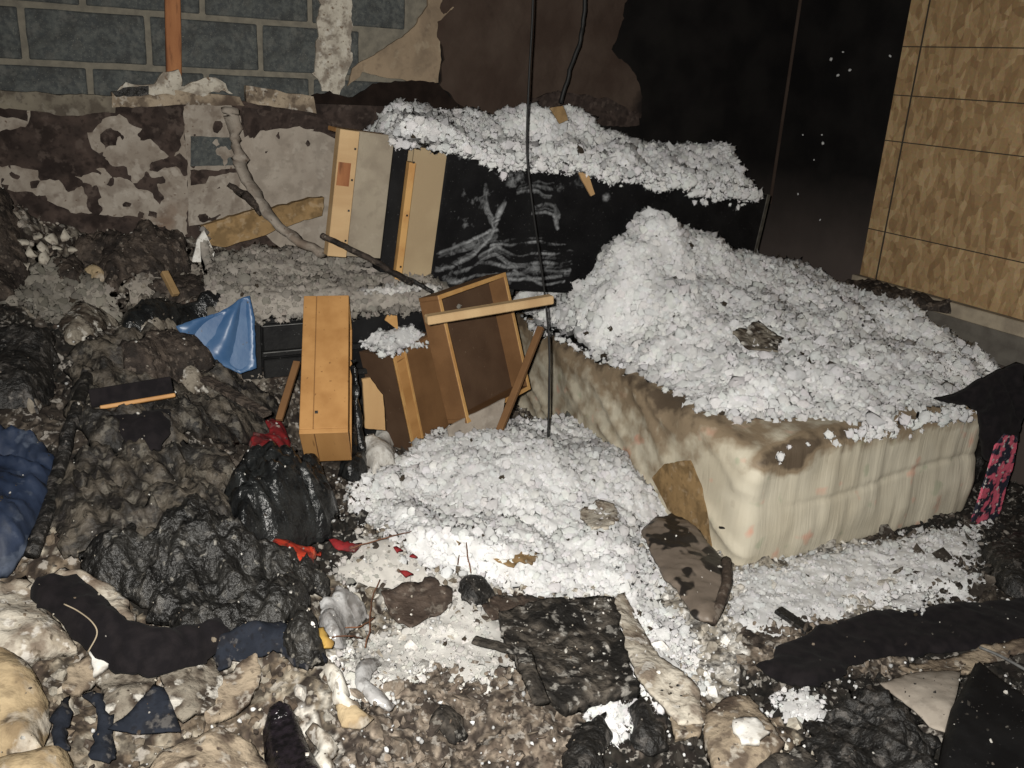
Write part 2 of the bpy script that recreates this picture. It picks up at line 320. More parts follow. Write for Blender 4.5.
def frame(o, u, v):
    """a matrix with origin o, x along u, y near v, z across both"""
    u = Vector(u).normalized(); v = Vector(v); v = (v - u * v.dot(u)).normalized(); w = u.cross(v)
    m = Matrix((u, v, w)).transposed().to_4x4(); m.translation = Vector([float(q) for q in o]); return m
def box_mesh(name, x0, x1, y0, y1, z0, z1, bev=0.002, wob=0.0, sub=0):
    bm = bmesh.new()
    bmesh.ops.create_cube(bm, size=1)
    for v in bm.verts:
        v.co = Vector(((x0 + x1) / 2 + v.co.x * (x1 - x0), (y0 + y1) / 2 + v.co.y * (y1 - y0), (z0 + z1) / 2 + v.co.z * (z1 - z0)))
    if bev: bmesh.ops.bevel(bm, geom=bm.edges[:], offset=bev, segments=1, affect='EDGES')
    if sub: bmesh.ops.subdivide_edges(bm, edges=bm.edges[:], cuts=sub, use_grid_fill=True)
    if wob:
        co = np.array([v.co[:] for v in bm.verts]); off = rng.uniform(0, 50, 3)
        for i in range(3):
            d = fbm(co * 25 + off + 31 * i, 3) * wob
            for v, q in zip(bm.verts, d): v.co[i] += q
    me = bpy.data.meshes.new(name); bm.to_mesh(me); bm.free(); return me
def box(name, m, dims, parent=None, mw=None, **k):
    o = link(name, box_mesh(name, *dims, **k), m, parent)
    if mw is not None:
        o.matrix_world = mw if parent is None else mw
    return o
def stick(name, p, q, w, t, m, parent=None, up=(0, 0, 1), wob=0.0, sub=0):
    """a bar from p to q, w wide, t thick; its origin at p"""
    p = Vector([float(a) for a in p]); q = Vector([float(a) for a in q]); L = (q - p).length
    u = (q - p).normalized(); v = Vector(up)
    if abs(u.dot(v)) > 0.95: v = Vector((0, 1, 0))
    s = v.cross(u).normalized(); tt = u.cross(s)
    M = Matrix((s, tt, u)).transposed().to_4x4(); M.translation = p
    o = link(name, box_mesh(name, -w / 2, w / 2, -t / 2, t / 2, 0, L, bev=min(w, t) * 0.12, wob=wob, sub=sub), m, parent)
    if parent is None: o.matrix_world = M
    else: o.matrix_local = M
    return o
def tube(name, pts, r, m, parent=None, seg=8, wob=0.0, flat=1.0, samples=6, radii=None):
    """a round bar or cord through the points (Catmull-Rom)"""
    p = [np.asarray(a, float) for a in pts]; q = []
    e = [2 * p[0] - p[1]] + p + [2 * p[-1] - p[-2]]
    rr = []
    for i in range(len(p) - 1):
        a, b, c, d = e[i:i + 4]
        for k in range(samples):
            t = k / samples
            q.append(0.5 * (2 * b + (c - a) * t + (2 * a - 5 * b + 4 * c - d) * t * t + (3 * b - a - 3 * c + d) * t ** 3))
            rr.append(r if radii is None else radii[i] * (1 - t) + radii[i + 1] * t)
    q.append(p[-1]); rr.append(r if radii is None else radii[-1])
    q = np.array(q); n = len(q)
    if wob: q += np.c_[fbm(q * 30, 2), fbm(q * 30 + 9, 2), fbm(q * 30 + 23, 2)] * wob
    T = np.gradient(q, axis=0); T /= np.linalg.norm(T, axis=1)[:, None]
    up = np.array([0.13, 0.2, 1.0]); V = []
    for i in range(n):
        s = np.cross(T[i], up); s /= np.linalg.norm(s); w = np.cross(s, T[i])
        for k in range(seg):
            a = 2 * math.pi * k / seg
            V.append(q[i] + rr[i] * (math.cos(a) * s + flat * math.sin(a) * w))
    V.append(q[0]); V.append(q[-1]); Fc = []
    for i in range(n - 1):
        for k in range(seg):
            a, b = i * seg + k, i * seg + (k + 1) % seg
            Fc += [(a, b, b + seg), (a, b + seg, a + seg)]
    for k in range(seg):
        Fc.append((n * seg, (k + 1) % seg, k)); Fc.append((n * seg + 1, (n - 1) * seg + k, (n - 1) * seg + (k + 1) % seg))
    V = np.array(V)
    ob = recentre(link(name, mesh_np(name, V, Fc), m))
    if parent is not None: set_parent(ob, parent)
    return ob
def recentre(o):
    """origin to the thing's base"""
    me = o.data; n = len(me.vertices); v = np.empty(n * 3, np.float32); me.vertices.foreach_get('co', v); v = v.reshape(-1, 3)
    c = np.array([(v[:, 0].min() + v[:, 0].max()) / 2, (v[:, 1].min() + v[:, 1].max()) / 2, v[:, 2].min()], np.float32)
    me.vertices.foreach_set('co', (v - c).ravel()); me.update()
    o.location = Vector([float(a) for a in c])
    return o

# ------------------------------------------------------------------ outlines filled with a fine triangle net
def inside(pts, poly):
    x, y = pts[:, 0], pts[:, 1]; r = np.zeros(len(pts), bool); j = len(poly) - 1
    for i in range(len(poly)):
        xi, yi = poly[i]; xj, yj = poly[j]
        c = ((yi > y) != (yj > y)) & (x < (xj - xi) * (y - yi) / (yj - yi + 1e-12) + xi); r ^= c; j = i
    return r
def edge_dist(pts, poly):
    d = np.full(len(pts), 1e9)
    for i in range(len(poly)):
        a = poly[i]; b = poly[(i + 1) % len(poly)]; ab = b - a
        t = np.clip(((pts - a) @ ab) / (ab @ ab + 1e-12), 0, 1)
        d = np.minimum(d, np.linalg.norm(pts - a - t[:, None] * ab, axis=1))
    return d
def outline(poly, res, jag):
    poly = np.asarray(poly, float); out = []
    for i in range(len(poly)):
        a = poly[i]; b = poly[(i + 1) % len(poly)]; k = max(1, int(np.linalg.norm(b - a) / res))
        for t in range(k): out.append(a + (b - a) * t / k)
    out = np.array(out)
    if jag:
        off = rng.uniform(0, 90)
        out = out + np.c_[fbm(out / 0.055 + off, 5, 0.68), fbm(out / 0.055 + off + 40, 5, 0.68)] * jag
    return out
def net(poly, res, jag=0.0):
    o = outline(poly, res, jag)
    lo, hi = o.min(0), o.max(0)
    gx, gy = np.meshgrid(np.arange(lo[0], hi[0], res), np.arange(lo[1], hi[1], res * 0.87))
    gx[::2] += res * 0.5
    g = np.c_[gx.ravel(), gy.ravel()] + rng.uniform(-0.18, 0.18, (gx.size, 2)) * res
    g = g[inside(g, o)]
    if len(g): g = g[edge_dist(g, o) > res * 0.55]
    pts = np.r_[o, g] if len(g) else o
    n = len(o)
    r = delaunay_2d_cdt([Vector(p) for p in pts], [(i, (i + 1) % n) for i in range(n)], [], 1, 1e-7)
    V = np.array([v[:] for v in r[0]]); T = np.array([f for f in r[2] if len(f) == 3], np.int64)
    a = V[T[:, 0]]; b = V[T[:, 1]]; c = V[T[:, 2]]
    ar = (b[:, 0] - a[:, 0]) * (c[:, 1] - a[:, 1]) - (b[:, 1] - a[:, 1]) * (c[:, 0] - a[:, 0])
    T[ar < 0] = T[ar < 0][:, ::-1]
    return V, T, o
def slab(top, bot, T):
    """close a net of triangles into a solid with a rim"""
    n = len(top)
    E = {}
    for t in T:
        for i in range(3):
            e = (t[i], t[(i + 1) % 3]); E[e] = True
    rim = [(a, b) for (a, b) in E if (b, a) not in E]
    Fc = [tuple(t) for t in T] + [(t[2] + n, t[1] + n, t[0] + n) for t in T]
    for a, b in rim: Fc += [(b, a, a + n), (b, a + n, b + n)]
    return np.r_[top, bot], np.array(Fc)
def folds(p, amp, sc, ang):
    if not amp: return 0
    c, s = math.cos(ang), math.sin(ang)
    q = np.c_[(p[:, 0] * c + p[:, 1] * s) * sc, (-p[:, 0] * s + p[:, 1] * c) * sc * 0.25]
    q = q + 0.6 * np.c_[vn(p * sc * 0.4 + 5), vn(p * sc * 0.4 + 55)]
    return amp * (1 - np.abs(fbm(q + rng.uniform(0, 50), 3)) * 1.6)

# ------------------------------------------------------------------ the lie of the rubble: heights at places seen in the photograph
CTRL = [(-150, 768, .28), (0, 768, .27), (150, 768, .20), (300, 768, .15), (512, 768, .10), (700, 768, .08), (900, 768, .10), (1024, 768, .14), (1150, 768, .15),
        (0, 690, .30), (120, 690, .25), (250, 690, .20), (0, 640, .32), (120, 640, .30), (250, 640, .25), (400, 640, .11), (560, 640, .07), (700, 640, .05), (900, 640, .05), (1024, 600, .05), (1024, 680, .08),
        (0, 500, .42), (100, 520, .40), (200, 520, .38), (280, 500, .36), (320, 560, .22), (350, 520, .15), (450, 520, .08), (600, 540, .05), (660, 520, .04), (850, 580, .03), (985, 540, .03),
        (0, 400, .58), (80, 420, .52), (150, 420, .50), (220, 420, .42), (280, 450, .30), (320, 478, .18), (400, 450, .10), (460, 430, .08), (540, 430, .06), (620, 470, .05),
        (0, 300, .74), (60, 320, .68), (120, 330, .62), (100, 280, .74), (160, 228, .86), (60, 222, .90), (200, 235, .82), (0, 205, .97), (100, 250, .82), (-60, 210, .97), (200, 290, .70), (140, 320, .66), (210, 370, .52), (250, 400, .40)]
CX = np.array([P(a, b, Z=c) for a, b, c in CTRL] + [np.array(v) for v in [
    (-0.8, 2.0, .4), (-0.8, 3.3, .8), (-0.8, 1.0, .25), (0.5, 0.5, .06), (1.2, 0.4, .05), (-.4, 0.6, .1), (2.4, 0.6, .05), (3.2, .8, .04), (3.2, 1.6, .04),
    (1.3, 3.3, .12), (1.0, 3.2, .3), (1.7, 3.3, .06), (2.4, 3.0, .02), (3.2, 3.2, .02), (2.4, 2.2, .02), (3.2, 2.3, .04), (2.2, 2.0, .02), (2.6, 2.0, .02), (0.75, 3.35, .72), (0.4, 3.45, .84)]])
def H(xy):
    xy = np.atleast_2d(xy); r = np.empty(len(xy))
    for s in range(0, len(xy), 20000):
        q = xy[s:s + 20000]
        d2 = ((q[:, None, :] - CX[None, :, :2]) ** 2).sum(2) + 0.004
        w = d2 ** -2.0
        r[s:s + 20000] = (w * CX[:, 2]).sum(1) / w.sum(1)
    return r
def rough(xy):
    return fbm(xy * 7, 4, 0.55) * 0.020
def G(px, py, up=0.0):
    """the place on the rubble (or a little above it) that the photograph shows at (px, py)"""
    d = ray(px, py); ts = np.linspace(0.6, 4.6, 700); p = EYE + ts[:, None] * d
    below = (p[:, 2] < H(p[:, :2]) + up) | (p[:, 1] > WY - 0.10)
    i = int(np.argmax(below)) if below.any() else len(ts) - 1
    return p[i]
def GP(poly, up=0.0): return np.array([G(a, b, up)[:2] for a, b in poly])
TOPS = []

def drape(name, label, cat, poly, m, thick=0.004, lift=0.012, puff=0.0, pw=0.06, crum=0.006, cs=14, fold=0.0, fs=16, fa=0.5, res=0.010, jag=0.013, grit=1.0,
          group=None, parent=None, base=None, tilt=None, xy=None, smooth=True, edge=0.35):
    """a sheet, rag or lump lying on the rubble with the outline the photograph shows"""
    pl = GP(poly, lift + 0.45 * puff) if xy is None else np.asarray(xy, float)
    V, T, o = net(pl, res, jag)
    ed = edge_dist(V, o)
    z0 = (base(V) if base else H(V) + rough(V) * 0.6) + lift
    if tilt is not None:
        c = V.mean(0); z0 = z0 * (1 - tilt[3]) + tilt[3] * z0.mean() + (V[:, 0] - c[0]) * tilt[0] + (V[:, 1] - c[1]) * tilt[1] + tilt[2]
    s = np.clip(ed / pw, 0, 1); prof = np.sqrt(1 - (1 - s) ** 2)
    off = rng.uniform(0, 60)
    ew = edge + (1 - edge) * np.clip(ed / 0.03, 0, 1)
    fine = np.abs(fbm(V * cs * 2.6 + off, 3)) * crum * 0.7
    z = z0 + puff * prof + (fbm(V * cs + off, 4) * crum + fine + folds(V, fold, fs, fa)) * ew
    if xy is None and grit: TOPS.append((np.c_[V, z], grit))
    top = np.c_[V, z]; bot = np.c_[V, np.minimum(z - thick, z0 - thick if puff else z - thick)]
    if puff: bot = np.c_[V, z0 - thick]
    vv, ff = slab(top, bot, T)
    ob = link(name, mesh_np(name, vv, ff, smooth), m, None)
    recentre(ob)
    if parent is not None: set_parent(ob, parent)
    else: tag(ob, label, cat, group)
    return ob
def set_parent(ob, parent):
    w = ob.matrix_basis.copy()
    ob.parent = parent
    ob.matrix_basis = parent.matrix_basis.inverted() @ w
def plate(name, poly3, thick, m, jag=0.004, res=0.02, crum=0.003, parent=None, normal_to_cam=True, bump=None):
    """a solid panel whose outline is given by points that lie (nearly) in one plane in the room"""
    p = np.asarray(poly3, float); c = p.mean(0)
    u_, s_, vt = np.linalg.svd(p - c); nrm = vt[2]
    if nrm @ (EYE - c) < 0: nrm = -nrm
    eu = vt[0]; ev = np.cross(nrm, eu)
    q = np.c_[(p - c) @ eu, (p - c) @ ev]
    V, T, o = net(q, res, jag)
    h = fbm(V * 18 + rng.uniform(0, 50), 4) * crum
    if bump is not None: h = h + bump(V, o)
    top = c + V[:, :1] * eu + V[:, 1:] * ev + h[:, None] * nrm
    bot = c + V[:, :1] * eu + V[:, 1:] * ev - thick * nrm
    vv, ff = slab(top, bot, T)
    ob = link(name, mesh_np(name, vv, ff, False), m)
    for pz in ob.data.polygons: pz.use_smooth = False
    recentre(ob)
    if parent is not None: set_parent(ob, parent)
    return ob

# ------------------------------------------------------------------ loose pieces: many small lumps in one mesh
def ico(sub=2):
    bm = bmesh.new(); bmesh.ops.create_icosphere(bm, subdivisions=sub, radius=1.0)
    V = np.array([v.co[:] for v in bm.verts]); T = np.array([[v.index for v in f.verts] for f in bm.faces]); bm.free(); return V, T
ICO1 = ico(1); ICO2 = ico(2)
def rotmats(n):
    q = rng.normal(size=(n, 4)); q /= np.linalg.norm(q, axis=1)[:, None]; w, x, y, z = q.T
    return np.stack([1 - 2 * (y * y + z * z), 2 * (x * y - z * w), 2 * (x * z + y * w), 2 * (x * y + z * w), 1 - 2 * (x * x + z * z), 2 * (y * z - x * w), 2 * (x * z - y * w), 2 * (y * z + x * w), 1 - 2 * (x * x + y * y)], 1).reshape(n, 3, 3)
def lumps(name, pts, sizes, m, tint=None, ico_=ICO2, rag=0.45, flat=(0.6, 1.0), smooth=True, extra=None, flatdir=False, fuzz=0, nrm=None):
    """many ragged lumps in one mesh; with fuzz, each carries little fibres and a soft shading normal"""
    n = len(pts); V0, T0 = ico_; nv = len(V0); nvar = 24
    var = []
    for k in range(nvar):
        q = V0 * (1 + rag * fbm(V0 * 1.7 + k * 7.7, 3)[:, None]); var.append(q)
    var = np.array(var)[rng.integers(0, nvar, n)]
    sc = rng.uniform(flat[0], flat[1], (n, 3)) * sizes[:, None]
    if flatdir: sc[:, 2] = sizes * rng.uniform(0.12, 0.35, n)
    R = rotmats(n)
    off = np.einsum('nij,nvj->nvi', R, var * sc[:, None, :])
    V = (off + pts[:, None, :]).reshape(-1, 3); T = (T0[None] + (np.arange(n) * nv)[:, None, None]).reshape(-1, 3)
    tv = np.repeat(tint, nv, 0) if tint is not None else None
    sn = None
    if nrm is not None:
        rad = off.reshape(-1, 3); rad = rad / (np.linalg.norm(rad, axis=1)[:, None] + 1e-9)
        sn = np.repeat(nrm, nv, 0) + rad * 0.25 + np.array([-.12, -.22, .12])
        if fuzz:
            reps = fuzz; c = np.repeat(V, reps, 0); rr = np.repeat(rad, reps, 0); k = len(c)
            ss = np.repeat(np.repeat(sizes, nv), reps)
            d1 = rr * 0.6 + rng.normal(0, .7, (k, 3)); d2 = rng.normal(0, .8, (k, 3))
            L = (ss * rng.uniform(0.12, 0.34, k))[:, None]
            a = c - 0.3 * L * d1 - 0.6 * L * d2; b = c - .2 * L * d1 + 0.7 * L * d2; e = c + L * d1
            FV = np.stack([a, b, e], 1).reshape(-1, 3); FT = np.arange(3 * k).reshape(-1, 3) + len(V)
            V = np.r_[V, FV]; T = np.r_[T, FT]
            fn = np.repeat(np.repeat(sn[:n * nv], reps, 0) + 0.15 * rng.normal(0, 1, (k, 3)), 3, 0); sn = np.r_[sn, fn]
            tv = np.r_[tv, np.repeat(np.repeat(np.repeat(tint, nv, 0), reps, 0), 3, 0)]
    if extra is not None:
        eV, eT, eC, eN = extra; T = np.r_[T, eT + len(V)]; V = np.r_[V, eV]
        if tv is not None: tv = np.r_[tv, eC]
        if sn is not None: sn = np.r_[sn, eN]
    me = mesh_np(name, V, T, smooth)
    if tv is not None: set_attr(me, 'tint', tv)
    if sn is not None:
        sn = sn / (np.linalg.norm(sn, axis=1)[:, None] + 1e-9)
        a = me.attributes.new('soft_normal', 'FLOAT_VECTOR', 'POINT'); a.data.foreach_set('vector', sn.astype(np.float32).ravel())
    return link(name, me, m)
def fluff_material():
    m = bpy.data.materials.new('fluff'); m.use_nodes = True
    nt = m.node_tree; n = nt.nodes; L = nt.links; n.remove(n['Principled BSDF'])
    a = n.new('ShaderNodeAttribute'); a.attribute_name = 'tint'
    s_ = n.new('ShaderNodeAttribute'); s_.attribute_name = 'soft_normal'
    tc = n.new('ShaderNodeTexCoord'); t = n.new('ShaderNodeTexNoise'); t.inputs['Scale'].default_value = 55; t.inputs['Detail'].default_value = 6; L.new(tc.outputs['Object'], t.inputs['Vector'])
    r = n.new('ShaderNodeMapRange'); r.inputs[1].default_value = 0.3; r.inputs[2].default_value = 0.7; r.inputs[3].default_value = 0.80; r.inputs[4].default_value = 0.95; L.new(t.outputs['Fac'], r.inputs[0])
    mu = n.new('ShaderNodeMix'); mu.data_type = 'RGBA'; mu.blend_type = 'MULTIPLY'; mu.inputs[0].default_value = 1; L.new(a.outputs['Color'], mu.inputs[6]); L.new(r.outputs[0], mu.inputs[7])
    d = n.new('ShaderNodeBsdfDiffuse'); L.new(mu.outputs[2], d.inputs['Color']); L.new(s_.outputs['Vector'], d.inputs['Normal'])
    tr = n.new('ShaderNodeBsdfTranslucent'); L.new(mu.outputs[2], tr.inputs['Color']); L.new(s_.outputs['Vector'], tr.inputs['Normal'])
    mx = n.new('ShaderNodeMixShader'); mx.inputs[0].default_value = 0.3; L.new(d.outputs[0], mx.inputs[1]); L.new(tr.outputs[0], mx.inputs[2])
    L.new(mx.outputs[0], n['Material Output'].inputs['Surface'])
    MATS['fluff'] = m
fluff_material()

# ================================================================== the setting
def structure(o): o['kind'] = 'structure'; return o
structure(box('floor', 'floor_vinyl', (-1.5, WX + 0.1, -0.8, WY + 0.1, -0.1, 0.0), bev=0))
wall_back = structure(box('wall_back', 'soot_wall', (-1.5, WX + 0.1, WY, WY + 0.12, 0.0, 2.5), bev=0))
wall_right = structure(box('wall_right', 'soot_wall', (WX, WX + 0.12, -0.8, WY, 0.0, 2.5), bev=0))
structure(box('wall_left', 'brown_soot', (-1.6, -1.5, -0.8, WY + 0.1, 0.0, 2.5), bev=0))

# bare concrete blocks high on the back wall, each standing proud of its mortar bed
MB_X1 = 1.52
box('mortar_bed', 'mortar', (-1.5, MB_X1, WY - 0.012, WY, 1.2, 2.5), wall_back, bev=0)
bz0, bh, bw = 1.243, 0.180, 0.386
blk_cache = []
for k in range(5):
    blk_cache.append(box_mesh('block', -bw / 2 + 0.010, bw / 2 - 0.010, -0.012, 0.0, 0.010, bh - 0.010, bev=0.004, wob=0.0015, sub=3))
for me in blk_cache: me.materials.append(MATS['block'])
for r in range(-1, 6):
    x0 = 0.055 - bw * 4 + (0.0 if r % 2 == 1 else bw * 0.5) + (0.005 if r % 2 else 0)
    for c in range(12):
        xc = x0 + bw * (c + 0.5)
        if xc - bw / 2 < -1.5 or xc + bw / 2 > MB_X1 + 0.05: continue
        if bz0 + r * bh + bh > 2.5: continue
        o = bpy.data.objects.new('block', blk_cache[(r * 5 + c * 3) % 5]); COL.objects.link(o)
        o.parent = wall_back; o.location = (xc, WY - 0.012, bz0 + r * bh)

def wsheet(name, poly, Y, thick, m, jag=0.012, res=0.016, crum=0.004, parent=wall_back, **k):
    return plate(name, [P(a, b, Y=Y) for a, b in poly], thick, m, jag, res, crum, parent=parent, **k)
# plaster left clinging to the upper wall
wsheet('plaster_band', [(316, -40), (355, -40), (353, 20), (352, 60), (345, 78), (338, 96), (322, 92), (312, 78), (318, 50), (319, 20)], WY - 0.034, 0.012, 'plaster_white', 0.014)
wsheet('tan_panel', [(432, -40), (468, -40), (462, 0), (438, 22), (442, 60), (438, 82), (400, 80), (362, 72), (348, 86), (352, 68), (385, 48), (415, 26), (428, 5)], WY - 0.034, 0.014, 'tan_plaster', 0.006)
wsheet('brown_panel', [(450, -40), (640, -40), (622, 20), (612, 52), (634, 74), (643, 98), (641, 118), (560, 114), (520, 122), (470, 118), (440, 84), (444, 60), (438, 22)], WY - 0.036, 0.016, 'brown_soot', 0.012)
wsheet('plaster_scab', [(528, 100), (560, 90), (605, 98), (638, 112), (640, 126), (560, 126)], WY - 0.046, 0.012, 'furring', 0.01)
# the furred-out lower wall: dark backing with plaster peeling off it
FY = WY - 0.07
box('furring_backing', 'furring', (-1.5, 1.5, FY, WY - 0.012, 0.0, 1.325), wall_back, bev=0, wob=0)
wsheet('plaster_sheet', [(-90, 95), (0, 92), (28, 100), (30, 112), (26, 128), (0, 134), (-90, 140)], FY - 0.001, 0.006, 'plaster', 0.012)
wsheet('plaster_sheet', [(105, 116), (118, 114), (130, 124), (148, 132), (160, 148), (172, 158), (182, 140), (184, 104), (188, 104), (187, 240), (160, 228), (130, 215), (95, 214), (55, 206), (35, 195), (14, 190), (-90, 185), (-90, 168), (10, 166), (38, 172), (42, 182), (70, 180), (92, 172), (106, 158), (90, 146), (88, 134), (102, 126)], FY - 0.001, 0.006, 'plaster', 0.011, 0.013)
wsheet('plaster_sheet', [(186, 104), (232, 104), (240, 116), (245, 140), (240, 165), (236, 168), (190, 170), (190, 186), (206, 184), (208, 176), (240, 172), (262, 182), (262, 215), (225, 222), (188, 225)], FY - 0.002, 0.006, 'plaster', 0.006, 0.013)
wsheet('exposed_block', [(191, 136), (236, 138), (238, 165), (191, 166)], FY - 0.004, 0.004, 'block', 0.003)
wsheet('plaster_sheet', [(240, 140), (262, 130), (300, 126), (330, 134), (340, 140), (340, 262), (300, 262), (252, 225), (240, 200)], FY - 0.003, 0.008, 'grey_panel', 0.008)
wsheet('scorched_gap', [(242, 108), (290, 112), (320, 118), (352, 130), (340, 138), (300, 126), (262, 130), (252, 142), (244, 126)], FY - 0.004, 0.004, 'furring', 0.006)
# cavity burnt open above the dresser
wsheet('burnt_cavity', [(312, 96), (330, 92), (350, 98), (372, 84), (408, 80), (436, 84), (452, 98), (476, 118), (470, 150), (420, 150), (330, 135), (315, 120)], WY - 0.042, 0.006, 'cavity', 0.008)

# ledge of broken timber on top of the furred wall
ledge = wsheet('ledge_board', [(-60, 88), (30, 91), (60, 95), (115, 96), (115, 112), (60, 116), (28, 110), (-60, 104)], FY - 0.008, 0.035, 'ledge_wood', 0.006)
wsheet('ledge_board', [(112, 92), (170, 90), (240, 97), (244, 106), (180, 105), (112, 108)], FY - 0.012, 0.04, 'drywall_tan', 0.004)
t = tag(plate('broken_batten', [P(a, b, Y=FY - 0.02) for a, b in [(246, 86), (314, 97), (316, 114), (280, 108), (246, 102)]], 0.03, 'drywall_tan', 0.004), 'short tan broken batten end on the ledge left of the burnt cavity', 'batten')
t = tag(plate('plaster_chunk', [P(a, b, Y=FY - 0.015) for a, b in [(118, 96), (128, 84), (150, 82), (162, 72), (176, 72), (184, 86), (215, 78), (232, 92), (180, 96), (150, 92)]], 0.025, 'plaster_white', 0.012, 0.012, 0.01), 'ragged pale plaster scrap lying on the ledge under the wooden strip', 'plaster')
stick('wall_strip', P(171, -60, Y=WY - 0.03), P(174, 76, Y=WY - 0.03), 0.052, 0.026, 'burnt_strip', wall_back, up=(0, 1, 0), wob=0.0015, sub=4)
tag(plate('charred_flake', [P(a, b, Y=FY - 0.03) for a, b in [(112, 92), (130, 86), (150, 86), (150, 95), (116, 96)]], 0.012, 'char', 0.006, 0.012, 0.006), 'small black charred flake on the wall ledge', 'flake')

# ------------------------------------------------------------------ right wall: opening boarded up with OSB, timber sill below
def rp(a, b): return P(a, b, X=WX)
oy1 = 2.89; oz0 = 0.67
osb = box('osb_panel', 'osb', (WX - 0.02, WX, 0.7, oy1, oz0, 2.3), bev=0.002)
tag(osb, 'large sheet of tan strand board nailed over the opening in the right wall', 'board')
lines = [1.685, 1.475, 1.271, 1.063, 0.855]
zz = lambda z: 1.5 + (z - 1.5) * WX / 3.64
for z in lines + [1.89, 2.1]:
    if abs(z - 1.063) < 0.01: continue
    box('ruled_line', 'line_paint', (WX - 0.0212, WX - 0.0198, 0.7, oy1, zz(z) - 0.0022, zz(z) + 0.0022), osb, bev=0)
yl = P(910, 120, X=WX)[1]
box('ruled_line', 'line_paint', (WX - 0.0213, WX - 0.0198, yl - 0.004, yl + 0.004, oz0, 2.3), osb, bev=0)
trim = structure(box('trim_1', 'sill', (WX - 0.05, WX, 0.7, oy1 + 0.02, oz0 - 0.06, oz0 - 0.002), bev=0.004, wob=0.002, sub=6))
structure(box('trim_2', 'grey_board', (WX - 0.03, WX, 0.7, oy1 - 0.02, oz0 - 0.20, oz0 - 0.062), bev=0.004, wob=0.002, sub=6))
structure(stick('trim_3', (WX - .008, WY - .03, 0.9), (WX - .008, WY - .03, 2.5), .012, .012, 'brown_soot'))
tuft_px = [(831, 59), (838, 75), (890, 56), (803, 135), (822, 135), (823, 143), (814, 160), (798, 194), (843, 52), (820, 220), (850, 70)]

# ================================================================== rubble
gx = np.arange(-1.0, WX - 0.02, 0.0095); gy = np.arange(0.4, WY - 0.075, 0.0095)
GXX, GYY = np.meshgrid(gx, gy); XY = np.c_[GXX.ravel(), GYY.ravel()]
ZON = [((40, 200), 'ash'), ((50, 250), 'ash'), ((120, 280), 'ash'), ((200, 255), 'ash'), ((250, 290), 'ash'), ((90, 300), 'ash'), ((180, 310), 'ash'),
       ((20, 350), 'black'), ((100, 450), 'grey'), ((200, 500), 'black'), ((150, 560), 'black'), ((260, 560), 'black'), ((280, 500), 'black'), ((60, 480), 'black'), ((230, 600), 'black'),
       ((130, 350), 'grey'), ((180, 400), 'grey'), ((230, 440), 'grey'), ((60, 420), 'grey'),
       ((40, 600), 'tan'), ((100, 650), 'tan'), ((100, 720), 'tan'), ((200, 750), 'tan'), ((240, 700), 'tan'), ((0, 700), 'tan'),
       ((400, 560), 'mix'), ((350, 610), 'mix'), ((420, 640), 'white'), ((370, 660), 'white'), ((470, 600), 'mix'), ((560, 560), 'white'), ((660, 650), 'white'), ((700, 610), 'white'),
       ((430, 720), 'dust'), ((500, 740), 'dust'), ((480, 690), 'dust'), ((550, 730), 'dust'), ((380, 740), 'dust'), ((330, 730), 'mix'),
       ((620, 745), 'black'), ((740, 745), 'tan'), ((800, 700), 'black'), ((840, 730), 'black'), ((680, 750), 'black'), ((780, 640), 'dust'), ((900, 740), 'black'),
       ((850, 580), 'white'), ((950, 580), 'grey'), ((1010, 560), 'black'), ((1000, 640), 'black')]
PAL = {'ash': [(.10, .085, .07), (.06, .045, .036), (.20, .18, .15), (.028, .022, .018), (.13, .11, .09), (.33, .30, .26)],
       'black': [(.010, .010, .009), (.016, .015, .013), (.026, .023, .019), (.012, .011, .010), (.06, .05, .042)],
       'grey': [(.06, .05, .04), (.035, .028, .023), (.09, .075, .06), (.02, .016, .013), (.14, .12, .10)],
       'tan': [(.22, .185, .14), (.30, .265, .21), (.14, .11, .08), (.055, .042, .033), (.40, .37, .31)],
       'mix': [(.35, .33, .29), (.20, .17, .13), (.05, .04, .032), (.5, .48, .44), (.10, .075, .055)],
       'white': [(.62, .61, .58), (.50, .48, .44), (.35, .32, .27), (.7, .69, .67)],
       'dust': [(.17, .14, .11), (.12, .095, .075), (.24, .20, .16), (.06, .048, .04), (.20, .165, .13)]}
ZXY = np.array([G(*p)[:2] for p, _ in ZON]); ZK = [k for _, k in ZON]
def zone(xy):
    q = xy + np.c_[fbm(xy * 6, 3), fbm(xy * 6 + 30, 3)] * 0.07
    out = np.empty(len(q), int)
    for s in range(0, len(q), 20000):
        out[s:s + 20000] = np.argmin(((q[s:s + 20000, None] - ZXY[None]) ** 2).sum(2), 1)
    return out
def ztint(xy, spread=0.25):
    z = zone(xy); c = np.empty((len(xy), 3))
    for i, k in enumerate(ZK):
        w = np.where(z == i)[0]
        if len(w):
            p = np.array(PAL[k]); c[w] = p[rng.integers(0, len(p), len(w))]
    return c * (1 + rng.uniform(-spread, spread, (len(xy), 1)))
def patchy(xy):
    """terrain colour: patches a few cm wide of the zone's own debris colours"""
    z = zone(xy); c = np.empty((len(xy), 3)); f = fbm(xy * 22, 3, .6); g = np.clip((f + 1.1) / 2.2, 0, 0.999)
    for i, k in enumerate(ZK):
        w = np.where(z == i)[0]
        if len(w):
            p = np.array(PAL[k]); c[w] = p[(g[w] * len(p)).astype(int)] * (1 + 0.5 * rng.uniform(-1, 1, (len(w), 1)))
    return c
TZ = H(XY) + rough(XY) + np.abs(fbm(XY * 28, 4, .6)) * 0.016 - 0.012
TZ = np.maximum(TZ, 0.004)
nx_, ny_ = len(gx), len(gy)
ii = np.arange(nx_ * ny_).reshape(ny_, nx_)
